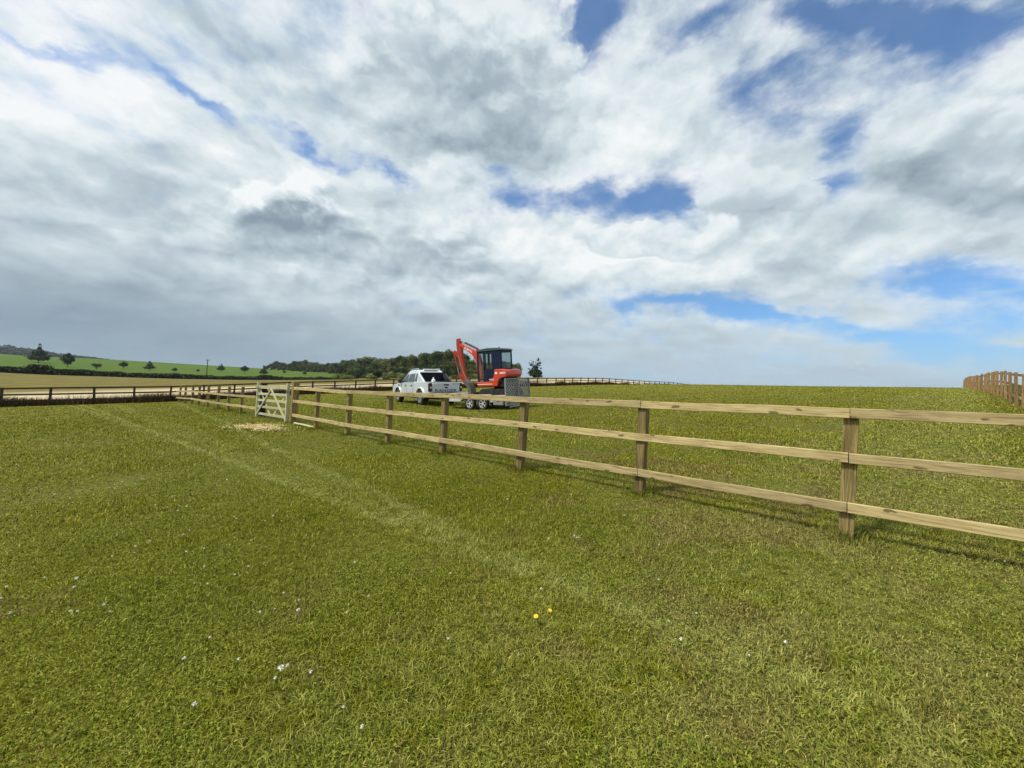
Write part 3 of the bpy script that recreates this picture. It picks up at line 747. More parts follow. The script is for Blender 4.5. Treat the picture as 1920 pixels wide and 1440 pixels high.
# young trees behind the hedge
def cone(seed=0):
    return [(0,0,.25,.42,.14),(.22,.1,.30,.24,.12),(-.24,-.08,.28,.24,.12),(0,0,.48,.30,.16),(.10,0,.58,.18,.12),(-.12,0,.62,.13,.10),(0,0,.76,.11,.10),(0,0,.92,.06,.10)]
def vase(): return [(0,0,.34,.22,.16),(0,0,.56,.34,.22),(.18,0,.72,.18,.15),(-.20,0,.74,.16,.14),(0,0,.86,.16,.12),(.05,0,.95,.07,.07)]
def ball(): return [(0,0,.55,.40,.30),(.25,0,.6,.24,.2),(-.25,.0,.55,.24,.2),(0,0,.82,.2,.14)]
def flatt(): return [(0,0,.6,.55,.28),(.35,0,.68,.28,.18),(-.35,0,.66,.28,.18),(0,0,.3,.2,.2)]
yt = [(72,645,680,116,cone,'large young tree with a pointed top and wide skirt, leftmost behind the hedge'),
      (126,662,688.5,124,vase,'dark upswept young tree, second from the left behind the hedge'),
      (181,679.5,692.5,133,flatt,'small flat-topped tree, third from the left behind the hedge'),
      (231,676.5,692,142,ball,'round young tree, fourth from the left behind the hedge'),
      (280,674,694.5,148,cone,'broad pointed young tree midway between the left edge and the power pole'),
      (327,688.5,698.5,158,ball,'small sapling just left of the power pole in the green field'),
      (371,691.5,698,172,ball,'tiny sapling beside the power pole'),
      (414,680,696,188,cone,'dark pointed young tree just right of the power pole'),
      (458,684.5,700,208,ball,'round dark tree on the green skyline left of the gate'),
      (494,686,703,225,cone,'dark layered tree rising out of the hedge above the gate'),
      (533,694.5,701,250,ball,'small sapling in the green field right of the gate'),
      (571,696,704,262,ball,'small round sapling in the green field under the far wood'),
      (637,685,706.5,285,vase,'dark young tree in front of the wood where it begins'),
      (671,698,709,290,ball,'small dark tree standing before the wood, left of the pick-up'),
      (707,692,711,290,ball,'wide dark tree before the wood nearest the pick-up')]
for i, (x0, ty, by, Z, fn, lab) in enumerate(yt):
    b = gpx(x0, by); Z = (b-Vector((0, 0, CAMZ))).dot(RM @ Vector((0, 0, -1))); base = b.z; top = at(x0, ty, Z).z; h = max(1.5, top-base); s = h
    L = [tuple(v*s*random.uniform(.92, 1.08) for v in l) for l in fn()] if True else None
    wf = {cone: .95, vase: 1.0, ball: 1.05, flatt: 1.0}[fn]; L = [(a*s*wf, b_*s*wf, c*s, d*s*wf, e_*s) for a, b_, c, d, e_ in fn()]
    N = 1600 if i < 2 else 700
    o = tree('young_tree', L, N, .045*h if i < 2 else .055*h, M_leaf_young, h*.9, .018*h, 400+i, .25, 7)
    o.location = (b.x, b.y, min(b.z, base)); tag(o, lab, 'tree', 'young trees behind the hedge')
# bushes before the wood
rg = random.Random(9); bp = []
for i in range(3):
    L = [(rg.uniform(-1, 1), rg.uniform(-1, 1), rg.uniform(.5, 1.3), rg.uniform(.8, 1.2), rg.uniform(.6, .9)) for _ in range(6)]
    root = empty('bush'); link('foliage', crown_mesh('foliage', L, 420, .22, 500+i, .4), root, material=M_leaf_light if i else M_leaf_wood2); bp.append(root)
uB = [False]*3
for i, x0 in enumerate([626, 634, 648, 657, 664, 680, 690, 698, 715, 722, 731, 738, 746, 753, 762, 790, 850, 866, 884, 897]):
    j = rg.randrange(3); Z = rg.uniform(190, 260); p = gcol(x0, Z)
    if not uB[j]: o = bp[j]; uB[j] = True
    else: o = copy_tree(bp[j])
    s = rg.uniform(1.1, 2.0); o.location = p; o.scale = (s, s, s); o.rotation_euler.z = rg.uniform(0, 6)
    tag(o, 'pale green bush growing along the foot of the wood', 'bush', 'bushes along the foot of the wood')
for j in range(3):
    if not uB[j]:
        for c in list(bp[j].children): bpy.data.objects.remove(c)
        bpy.data.objects.remove(bp[j])
# distant woods on the far ridge at the left
g = np.random.default_rng(60); N = 26000
pxs = g.uniform(-80, 330, N); Zs = g.uniform(780, 980, N)
topx = np.interp(pxs, [-80, 0, 15, 30, 60, 90, 110, 140, 190, 250, 330], [650, 650.3, 650, 653.5, 656.5, 662, 665.6, 667.5, 673.5, 681, 690])
hx = 739+ROLL*(pxs-960)
H_ = (hx-topx)/F*Zs/1.0
az_ = np.array([[*(RM @ Vector(((a-960)/F, -((739+ROLL*(a-960))-720)/F, -1.0)))] for a in pxs])
x = az_[:, 0]*Zs; y = az_[:, 1]*Zs; ztop = CAMZ+H_*(Zs/880)
gr = gz_np(x, y); f_ = g.random(N)**.7
lump = vnoise(pxs*.16, Zs*.02, 8); z = gr-2+(ztop-(1-lump)*4.0-gr+2)*f_
s_ = g.uniform(1.2, 2.6, N); c = np.stack([x, y, z], 1); u = g.normal(size=(N, 3)); u /= np.linalg.norm(u, axis=1)[:, None]; v = np.cross(u, g.normal(size=(N, 3))); v /= np.linalg.norm(v, axis=1)[:, None]
co = np.stack([c-u*s_[:, None], c+v*s_[:, None], c+u*s_[:, None], c-v*s_[:, None]], 1).reshape(-1, 3)
me = np_mesh('far_woods', co, np.arange(N*4), {'rnd': np.repeat(.6*lump+.4*g.random(N), 4)}, np.full(N, 4))
tag(link('far_woods', me, material=M_leaf_far), 'distant bluish wooded ridge beyond the green field at the left', 'woods', kind='stuff')
# hedge
g = np.random.default_rng(61); N = 30000
t = g.random(N)*(len(HP)-1.001); ti = t.astype(int); tf = (t-ti)[:, None]
hw = np.r_[HP]; pp = hw[ti]*(1-tf)+hw[ti+1]*tf
al = np.interp(t, np.arange(len(HP)), np.r_[0, np.cumsum(np.linalg.norm(np.diff(HP, axis=0), axis=1))])
hh = 1.0+.8*vnoise(al*.10, al*0+3, 6)+.7*vnoise(al*.5, al*0+1, 7)
hh += 1.4*np.exp(-((t-1.95)/.22)**2)+1.2*np.exp(-((t-6.25)/.15)**2)
w_ = g.normal(0, .8, (N, 2)); x = pp[:, 0]+w_[:, 0]; y = pp[:, 1]+w_[:, 1]
z = gz_np(x, y)+g.random(N)**.8*hh-.1
s_ = g.uniform(.18, .42, N)*np.interp(t, [0, 10], [.8, 1.6]); c = np.stack([x, y, z], 1); u = g.normal(size=(N, 3)); u /= np.linalg.norm(u, axis=1)[:, None]; v = np.cross(u, g.normal(size=(N, 3))); v /= np.linalg.norm(v, axis=1)[:, None]
co = np.stack([c-u*s_[:, None], c+v*s_[:, None], c+u*s_[:, None], c-v*s_[:, None]], 1).reshape(-1, 3)
me = np_mesh('hedge', co, np.arange(N*4), {'rnd': np.repeat(.5*vnoise(al*.6, z*1.5, 3)+.5*g.random(N), 4)}, np.full(N, 4))
tag(link('hedge', me, material=M_leaf_hedge), 'long dark hedge between the tan field and the bright green field', 'hedge')
# power pole
Z = 168; p = gcol(387, Z); h = at(387, 673.5, Z).z-p.z
pp_ = empty('power_pole', p); tag(pp_, 'thin wooden power pole with a short crossarm at the hedge', 'power pole')
mb = MB(); mb.tube([(0, 0, -.5), (0, 0, h)], [.20, .13], 8); mb.build('pole', M_bark, pp_, smooth=True)
mb = MB(); mb.box(-.95, .95, -.08, .08, h-.50, h-.32); mb.build('crossarm', M_bark, pp_)
for xx in (-.85, 0, .85):
    mb = MB(); mb.lathe([(.001, 0), (.07, 0), (.09, .1), (.05, .22), (.001, .26)], 8, (xx, 0, h-.32), 'Z'); mb.build('insulator', M_bark, pp_, smooth=True)

# ------------------------------------------------------------------ vehicle materials
M_silver = paint('silver_paint', (.66, .71, .74), .28, .25, .06, coat=.7, scale=1.5)
M_blackp = paint('black_plastic', (.012, .012, .013), .5, 0, .3)
M_tyre = paint('tyre_rubber', (.014, .013, .012), .85, 0, .5)
M_rim = paint('alloy_rim', (.55, .56, .58), .3, .8, .1)
M_redl = paint('tail_lamp', (.030, .006, .008), .2, 0, .05, coat=.3)
M_clear = paint('lamp_clear', (.6, .6, .6), .2, 0, .05)
M_red = paint('orange_red_paint', (.58, .040, .006), .35, 0, .18, coat=.4)
M_reddk = paint('arm_red_paint', (.36, .028, .010), .5, 0, .35)
M_navy = paint('navy_paint', (.004, .009, .034), .45, 0, .04, spec=.3)
M_roof = paint('cab_roof_grey', (.045, .07, .075), .4, 0, .15)
M_track = paint('rubber_track', (.012, .011, .011), .9, 0, .5)
M_mud = paint('muddy_steel', (.13, .115, .095), .8, .3, .7)
M_chrome = paint('cylinder_rod', (.35, .34, .33), .3, .9, .2)
M_hose = paint('pale_hose', (.42, .33, .22), .7)
M_plate = paint('yellow_plate', (.72, .55, .05), .5, 0, .1)
M_steel = paint('galvanised_dull', (.30, .31, .30), .5, .3, .4)
M_white_t = paint('white_trailer', (.60, .59, .57), .45, 0, .3)
M_letter = paint('white_letter', (.85, .83, .80), .5, 0, 0)
M_letterd = paint('dark_letter', (.13, .15, .18), .5, 0, 0)
M_blue = paint('blue_badge', (.02, .05, .25), .3, 0, 0)
m, nt, out = new_mat('tinted_glass'); b = principled(nt, out, (.004, .003, .006), .25, spec=.15); M_tint = m
def glassm(name, c, f, diff=.02):
    m, nt, out = new_mat(name)
    tr = nt.node('ShaderNodeBsdfTransparent'); tr.inputs[0].default_value = (*c, 1)
    gl = nt.node('ShaderNodeBsdfGlossy'); gl.inputs['Roughness'].default_value = .03
    fr = nt.node('ShaderNodeLayerWeight'); fr.inputs[0].default_value = .5; ff_ = nt.math('MULTIPLY_ADD', nt.math('POWER', fr.outputs['Facing'], 4), .5, .04)
    mx = nt.node('ShaderNodeMixShader'); nt.l.new(ff_, mx.inputs[0]); nt.l.new(tr.outputs[0], mx.inputs[1]); nt.l.new(gl.outputs[0], mx.inputs[2])
    nt.l.new(mx.outputs[0], out.inputs[0]); return m
M_glass = glassm('cab_glass', (.78, .84, .84), .1)
M_cabglass = glassm('car_glass', (.20, .24, .25), .1)
def text(name, s, size, mat_, parent, M, ext=.002, sx=1.0, bold=.0):
    cu = bpy.data.curves.new(name, 'FONT'); cu.body = s; cu.size = size; cu.extrude = ext; cu.align_x = 'CENTER'; cu.align_y = 'CENTER'; cu.offset = bold; cu.space_character = 1.0
    ob = bpy.data.objects.new('tmp', cu); COL.objects.link(ob); bpy.context.view_layer.update()
    me = bpy.data.meshes.new_from_object(ob.evaluated_get(bpy.context.evaluated_depsgraph_get())); bpy.data.objects.remove(ob); bpy.data.curves.remove(cu)
    me.name = name; me.materials.clear(); me.materials.append(mat_)
    return link(name, me, parent, mat=M @ Matrix.Diagonal((sx, 1, 1, 1)))
def basis(o, xx, yy):
    xx = Vector(xx).normalized(); yy = Vector(yy); zz = xx.cross(yy).normalized(); yy = zz.cross(xx)
    return Matrix.Translation(Vector(o)) @ Matrix((xx, yy, zz)).transposed().to_4x4()
def wheel(parent, x, y, r, w, side, rimfrac=.64, spokes=6, rimmat=None):
    root = empty('wheel'); root.parent = parent; root.location = (x, y, r)
    mb = MB(); R = r; mb.lathe([(R*rimfrac, -w*.5), (R*.9, -w*.5), (R*.985, -w*.38), (R, -w*.2), (R, w*.2), (R*.985, w*.38), (R*.9, w*.5), (R*rimfrac, w*.5), (R*rimfrac, -w*.5)], 32)
    mb.build('tyre', M_tyre, root, smooth=True)
    mb = MB(); rr_ = R*rimfrac
    mb.lathe([(rr_, side*w*.48), (rr_*.93, side*w*.50), (rr_*.90, side*w*.30), (rr_*.88, side*w*.05)], 28)
    mb.lathe([(.001, side*w*.40), (rr_*.24, side*w*.40), (rr_*.26, side*w*.2)], 18)
    for i in range(spokes):
        a = i*2*math.pi/spokes
        for da in (-.13, .13):
            mb.bar((math.cos(a)*rr_*.2, side*w*.34, math.sin(a)*rr_*.2), (math.cos(a+da)*rr_*.92, side*w*.42, math.sin(a+da)*rr_*.92), rr_*.10, .02, up=(0, 1, 0))
    mb.build('rim', rimmat or M_rim, root, smooth=True)
    mb = MB(); mb.lathe([(.001, 0), (rr_*.88, 0)], 20, (0, side*w*.04, 0)); mb.build('brake_disc', M_blackp, root)
    return root

# ------------------------------------------------------------------ pick-up
TH = math.radians(90+36)          # heading, turned left of straight ahead
pw = gcol(793, 19.8)              # left rear wheel contact
fwd = Vector((math.cos(TH), math.sin(TH), 0)); lft = Vector((-fwd.y, fwd.x, 0))
pc = pw-lft*.80; pc.z = gz(pc.x, pc.y)
Mt = frame_at(pc+fwd*1.6, TH, 1.6, .8); Mt.translation = Mt @ Vector((-1.6, 0, 0))
truck = empty('pickup_truck', mat=Mt); tag(truck, 'silver-white double-cab pick-up truck with a black rear window, hitched to the trailer', 'pick-up truck')
def arch(cx, r, z0, n=9):  # points going from rear (low x) to front over the wheel arch
    return [(cx-r*math.cos(math.pi*i/(n-1)), z0+r*math.sin(math.pi*i/(n-1))*1.0) for i in range(n)]
WB = 3.22; WR = .39
low = .50
out_l = [(-1.12, .62), (-1.14, 1.05), (-1.13, 1.17), (.45, 1.19), (.47, 1.17), (3.0, 1.10), (3.30, 1.10), (4.00, 1.00), (4.12, .90), (4.18, .70), (4.15, .45), (3.75, .40)]
out_l += [(WB+.50*math.cos(math.pi*i/9), .40+.48*math.sin(math.pi*i/9)) for i in range(10)]
out_l += [(2.5, .40), (.60, .42)]
out_l += [(.50*math.cos(math.pi*i/9), .42+.46*math.sin(math.pi*i/9)) for i in range(10)]
out_l += [(-.62, .48), (-1.0, .55)]
mb = MB(); mb.prism(out_l, -.90, .90); mb.build('body', M_silver, truck, bevel=.035)
# cab
mb = MB(); cab = [(.50, 1.16), (.62, 1.72), (.75, 1.80), (1.10, 1.845), (1.75, 1.83), (2.05, 1.76), (3.02, 1.12), (3.02, 1.05), (.5, 1.05)]
mb.prism(cab, -.84, .84, -.66, .66, 1.5); mb.build('cab', M_silver, truck, bevel=.03)
# windows (proud panes following the tumblehome)
def sidepane(name, pts, side, mat_):
    def yy(z): return side*(.84+(.66-.84)*min(1, max(0, (z-1.16)/(1.72-1.16)))+.012)
    mb = MB(); vs = [mb.bm.verts.new((x, yy(z), z)) for x, z in pts]; v2 = [mb.bm.verts.new((x, yy(z)-side*.02, z)) for x, z in pts]
    mb.bm.faces.new(vs); mb.bm.faces.new(v2[::-1]); n_ = len(pts)
    for i in range(n_): mb.bm.faces.new((vs[i], vs[(i+1) % n_], v2[(i+1) % n_], v2[i]))
    return mb.build(name, mat_, truck)
m, nt, out = new_mat('side_glass'); principled(nt, out, (.035, .05, .05), .06, spec=.8); M_side = m
for sd in (1, -1):
    sidepane('side_window', [(1.95, 1.20), (1.95, 1.68), (2.10, 1.66), (2.78, 1.20)], sd, M_side)
    sidepane('side_window', [(1.02, 1.20), (1.10, 1.70), (1.86, 1.70), (1.86, 1.20)], sd, M_side)
    sidepane('quarter_window', [(.66, 1.22), (.76, 1.62), (.96, 1.66), (.92, 1.22)], sd, M_side)
mb = MB(); mb.prism([(.502, 1.22), (.60, 1.70), (.585, 1.705), (.487, 1.22)], -.76, .76, -.64, .64, 1.5); mb.build('rear_window', M_tint, truck)
mb = MB(); mb.prism([(2.99, 1.165), (2.09, 1.745), (2.10, 1.765), (3.01, 1.18)], -.74, .74, -.6, .6, 1.5); mb.build('windscreen', M_tint, truck)
for sd in (1, -1):   # sail panels of the sports bar and roof rails
    mb = MB(); mb.prism([(-.25, 1.19), (.38, 1.60), (.50, 1.66), (.50, 1.19)], *((.70, .80) if sd > 0 else (-.80, -.70))); mb.build('sail_panel', M_silver if sd > 0 else M_blackp, truck, bevel=.01)  # right sail in black: its shade is put into the colour
    mb = MB(); mb.tube([(.85, sd*.60, 1.84), (.95, sd*.60, 1.90), (1.95, sd*.60, 1.88), (2.1, sd*.6, 1.80)], .022, 8); mb.build('roof_rail', M_rim, truck, smooth=True)
    for x0, dp in ((1.05, [(.98, .62), (.98, 1.15), (1.84, 1.145), (1.84, .47), (1.10, .47)]), (1.93, [(1.87, .47), (1.87, 1.145), (2.86, 1.11), (2.86, .60), (2.66, .47)])):
        mb = MB(); mb.prism(dp, *sorted((sd*.899, sd*.912))); dr = mb.build('door', M_silver, truck, bevel=.006)
        mb = MB(); mb.box(x0, x0+.16, *sorted((sd*.912, sd*.945)), .98, 1.03); mb.build('handle', M_blackp, dr, bevel=.008)
        mb = MB(); mb.prism([(a+(.012 if a > x0+.3 else -.012), b+(.012 if b > .9 else -.012)) for a, b in dp], *sorted((sd*.896, sd*.903))); mb.build('door_seal', M_blackp, truck)
    mb = MB(); mb.box(2.60, 2.82, *sorted((sd*.86, sd*1.07)), 1.14, 1.34); mb.build('mirror', M_blackp, truck, bevel=.04)
    mb = MB(); mb.box(-1.155, -1.00, *sorted((sd*.76, sd*.915)), .72, 1.15); o = mb.build('tail_light', M_redl, truck, bevel=.02)
    mb = MB(); mb.box(-1.162, -1.150, *sorted((sd*.79, sd*.88)), .88, .97); mb.build('reverse_lamp', M_clear, o)
    mb = MB(); mb.box(.62, 2.62, *sorted((sd*.84, sd*1.0)), .36, .41); mb.build('side_step', M_blackp, truck, bevel=.01)
    mb = MB(); mb.box(3.02, 3.16, *sorted((sd*.900, sd*.912)), .92, 1.04); mb.build('side_vent', M_blackp, truck)
    for cx in (0, WB):
        mb = MB(); ap = [(cx+.56*math.cos(math.pi*i/12), .40+.54*math.sin(math.pi*i/12)) for i in range(13)]+[(cx+.49*math.cos(math.pi*(12-i)/12), .40+.47*math.sin(math.pi*(12-i)/12)) for i in range(13)]
        mb.prism(ap, *sorted((sd*.86, sd*.955))); mb.build('wheel_arch', M_silver, truck, bevel=.01)
        wheel(truck, cx, sd*.80, WR, .26, sd, .66, 6)
mb = MB(); mb.box(-.6, .6, -.35, .35, .30, .5); mb.box(-.9, 3.6, -.5, .5, .38, .52); mb.build('chassis', M_blackp, truck)
tg = MB().box(-1.165, -1.10, -.735, .735, .70, 1.16).build('tailgate', M_silver, truck, bevel=.015)
mb = MB(); mb.box(-1.178, -1.166, -.14, .14, 1.02, 1.09); mb.build('handle', M_blackp, tg, bevel=.004)
TM = lambda y, z: basis((-1.169, y, z), (0, -1, 0), (0, 0, 1))
text('lettering', 'RANGER', .20, M_letterd, tg, TM(.02, .765), sx=1.55, bold=.006)
text('script_lettering', 'WILDTRAK', .075, M_letterd, tg, TM(-.52, 1.10), sx=.9)
mb = MB(); mb.lathe([(.001, -.012), (.075, -.010), (.08, 0)], 20, (0, 0, 0)); o = mb.build('oval_badge', M_blue, tg, mat=Matrix.Translation((-1.166, 0, .925)) @ Matrix.Rotation(math.pi/2, 4, 'Z') @ Matrix.Rotation(math.pi, 4, 'Z') @ Matrix.Diagonal((1.25, 1, .55, 1)), smooth=True)
mb = MB(); mb.box(-1.30, -1.10, -.86, .86, .46, .66); mb.build('rear_bumper', M_blackp, truck, bevel=.03)
mb = MB(); mb.box(-1.312, -1.302, -.32, .20, .50, .60); mb.build('number_plate', M_plate, truck)
mb = MB(); mb.tube([(-1.1, 0, .42), (-1.48, 0, .42), (-1.52, 0, .48)], .03, 8); mb.build('tow_bar', M_blackp, truck)
mb = MB(); mb.box(-1.08, .40, -.72, .72, 1.165, 1.205); mb.build('bed_cover', M_blackp, truck, bevel=.01)
mb = MB(); mb.box(.68, .80, -.40, .40, 1.80, 1.885); mb.build('roof_light_bar', M_letter, truck, bevel=.02)
mb = MB(); mb.tube([(1.6, .3, 1.83), (1.45, .3, 2.05)], .006, 5); mb.build('aerial', M_blackp, truck)
mb = MB(); mb.lathe([(.001, 0), (.10, 0), (.09, .10), (.04, .14), (.03, .22), (.001, .23)], 14, (0, 0, 0), 'Z')
bpy.context.view_layer.update()
o = mb.build('white_container', M_letter, mat=truck.matrix_world @ Matrix.Translation((-1.0, .62, 1.207)), smooth=True); tag(o, 'small white container standing on the corner of the pick-up bed', 'container')

# ------------------------------------------------------------------ trailer
TH2 = math.radians(90+55)
f2 = Vector((math.cos(TH2), math.sin(TH2), 0)); l2 = Vector((-f2.y, f2.x, 0))
pw2 = gcol(897, 17.2)
pc2 = pw2-l2*.88; pc2.z = gz(pc2.x, pc2.y)
Mr = frame_at(pc2, TH2, 1.5, .9)
trailer = empty('plant_trailer', mat=Mr); tag(trailer, 'twin-axle galvanised plant trailer with raised mesh ramps, carrying the red excavator', 'trailer')
BX0, BX1, BW, BZ = -1.45, 1.85, .74, .52
mb = MB(); mb.box(BX0, BX1, -BW, BW, BZ-.10, BZ); mb.box(BX0, BX1, BW-.05, BW, BZ-.16, BZ+.12); mb.box(BX0, BX1, -BW, -BW+.05, BZ-.16, BZ+.12); mb.box(BX1, BX1+.04, -BW, BW, BZ-.16, BZ+.22); mb.build('bed', M_white_t, trailer, bevel=.008)
mb = MB(); mb.bar((BX1, .45, BZ-.1), (3.1, .03, BZ-.08), .07, .09); mb.bar((BX1, -.45, BZ-.1), (3.1, -.03, BZ-.08), .07, .09); mb.box(3.0, 3.4, -.05, .05, BZ-.13, BZ-.03); mb.build('drawbar', M_steel, trailer, bevel=.006)
mb = MB(); mb.tube([(2.95, .12, .1), (2.95, .12, .80)], .025, 8); mb.lathe([(.09, -.03), (.10, 0), (.09, .03), (.001, .03)], 16, (2.95, .12, .10)); mb.build('jockey_wheel', M_steel, trailer, smooth=True)
for sd in (1, -1):
    for x0 in (.37, -.37): wheel(trailer, x0, sd*.90, .29, .17, sd, .66, 5, M_white_t)
    P_ = [(.95, .38), (.72, .66), (-.72, .66), (-.95, .34), (-.88, .33), (-.66, .62), (.66, .62), (.88, .37)]
    mb = MB(); mb.prism([(a, b+.02) for a, b in P_], *sorted((sd*.75, sd*1.02))); mb.build('mudguard', M_white_t, trailer, bevel=.006)
    mb = MB(); mb.box(.95, 1.75, *sorted((sd*.76, sd*1.0)), .38, .58); mb.build('side_panel', M_white_t, trailer, bevel=.01)
    tb = MB().box(-1.52, -1.0, *sorted((sd*.745, sd*1.02)), .24, .56).build('tool_box', M_steel, trailer, bevel=.01)
    mb = MB(); mb.box(-1.29, -1.24, *sorted((sd*1.021, sd*1.035)), .38, .48); mb.build('latch', M_redl, tb)
# rear frame, light board
mb = MB(); mb.box(BX0-.10, BX0, -.98, .98, .30, .42); mb.build('rear_frame', M_steel, trailer, bevel=.006)
for y0 in (.85, -.85):
    mb = MB(); mb.box(BX0-.13, BX0-.10, y0-.10, y0+.10, .31, .41); mb.build('tail_light', M_redl, trailer)
mb = MB(); mb.bar((BX0-.40, -.95, .16), (BX0-.40, .95, .16), .05, .03); mb.bar((BX0-.40, .5, .16), (BX0, .5, .3), .03); mb.bar((BX0-.40, -.5, .16), (BX0, -.5, .3), .03); mb.build('under_bar', M_steel, trailer)
# two mesh ramps standing up at the back
def ramp(y0, y1, z0, z1, x):
    mb = MB(); t = .045
    mb.box(x-.03, x+.03, y0, y0+t, z0, z1); mb.box(x-.03, x+.03, y1-t, y1, z0, z1)
    mb.box(x-.03, x+.03, y0+t, y1-t, z1-t, z1); mb.box(x-.03, x+.03, y0+t, y1-t, z0, z0+t)
    zz = z0+.3
    while zz < z1-.1:
        mb.box(x-.005, x+.03, y0+t, y1-t, zz-.012, zz+.012); zz += .32
    ww = y1-y0-2*t; hh_ = z1-z0-2*t; st = .18
    for sg in (1, -1):
        k0 = -hh_
        while k0 < ww:
            # line y = k0 + s, z = s  within box
            s0 = max(0, -k0); s1 = min(hh_, ww-k0)
            if s1-s0 > .03:
                if sg > 0: a = (x, y0+t+k0+s0, z0+t+s0); b = (x, y0+t+k0+s1, z0+t+s1)
                else: a = (x+.012, y1-t-k0-s0, z0+t+s0); b = (x+.012, y1-t-k0-s1, z0+t+s1)
                mb.bar(a, b, .012, .034, up=(1, 0, 0)) if False else mb.bar(a, b, .046, .010, up=(1, 0, 0))
            k0 += st
    return mb.build('ramp', M_steel, trailer)
ramp(.0, .95, .20, 1.36, BX0-.17); ramp(-.95, -.03, .22, 1.36, BX0-.17)
# ------------------------------------------------------------------ excavator
bpy.context.view_layer.update()
Me = Mr @ Matrix.Translation((-.70, 0, BZ+.003)) @ Matrix.Scale(.9, 4)
ex = empty('mini_excavator', mat=Me); tag(ex, 'orange-red mini excavator with a navy cab and folded arm, loaded on the trailer', 'excavator')
for sd in (1, -1):
    mb = MB(); cyy = sd*.55; n_ = 12; r_ = .21; L_ = .66
    pts = [(L_+r_*math.sin(math.pi*i/n_), r_+r_*math.cos(math.pi*i/n_)) for i in range(n_+1)]+[(-L_-r_*math.sin(math.pi*i/n_), r_-r_*math.cos(math.pi*i/n_)) for i in range(n_+1)]
    mb.prism(pts, cyy-.15, cyy+.15)
    for i in range(14):
        xx = -L_+i*(2*L_/13); mb.box(xx-.02, xx+.02, cyy-.15, cyy+.15, .42, .435)
    tr_ = mb.build('track', M_track, ex, bevel=.01)
    for xx, rr_ in ((L_, .15), (-L_, .15), (-.3, .08), (0, .08), (.3, .08)):
        mb = MB(); mb.lathe([(.001, sd*.02), (rr_, sd*.02), (rr_, 0)], 18, (xx, cyy+sd*.15, .21 if rr_ > .1 else .13)); mb.build('sprocket' if rr_ > .1 else 'track_roller', M_track, tr_)
mb = MB(); mb.box(-.45, .45, -.40, .40, .18, .45); mb.lathe([(.36, 0), (.36, .12)], 24, (0, 0, .45), 'Z'); mb.build('undercarriage', M_track, ex)
mb = MB(); mb.box(1.22, 1.27, -.70, .70, .03, .27); mb.bar((1.22, .35, .15), (.5, .3, .22), .08); mb.bar((1.22, -.35, .15), (.5, -.3, .22), .08); mb.build('dozer_blade', M_track, ex)
# red house: skirt, swept side and counterweight
zb = .56
side = [(.98, zb), (.98, zb+.23), (.30, zb+.23)]
side += [(.30-.42*math.sin(t)*1.0-.0, zb+.23+.60*(1-math.cos(t))) for t in [math.pi/2*i/6 for i in range(1, 7)]]
side += [(-.62, zb+.83), (-.76, zb+.80), (-.84, zb+.71), (-.86, zb+.54), (-.81, zb+.44), (-.60, zb+.41), (-.42, zb+.36), (-.32, zb+.20), (-.28, zb)]
mb = MB(); mb.prism(side, -.66, .66); 
for v in mb.bm.verts:   # rounded plan of the tail
    if v.co.x < -.6:
        k_ = (-.6-v.co.x)/.56; v.co.y *= 1-.10*k_*k_
hs = mb.build('house', M_red, ex, bevel=.03)
mb = MB(); mb.box(-.66, -.30, -.55, .55, zb-.02, zb+.42); mb.build('engine_bay', M_track, ex)
mb = MB(); mb.box(.02, .985, .661, .672, zb+.10, zb+.125); mb.build('trim_strip', M_letter, hs)
for i in range(5):
    mb = MB(); mb.box(-.66, -.42, .552, .562, zb+.08+i*.06, zb+.10+i*.06); mb.build('louvre', M_roof, hs)
SM = lambda x, z: basis((x, .6625, z), (-1, 0, 0), (0, 0, 1))
text('lettering', 'KUBOTA', .135, M_letter, hs, basis((-.62, .6655, zb+.63), (-1, .02, 0), (0, 0, 1)), sx=.66, bold=.004, ext=.006)
text('model_lettering', 'KX71-3', .10, M_letter, hs, SM(.06, zb+.33), sx=.9, bold=.003)
mb = MB(); mb.box(-.30, -.16, .661, .666, zb+.60, zb+.69); mb.build('decal', M_letter, hs)
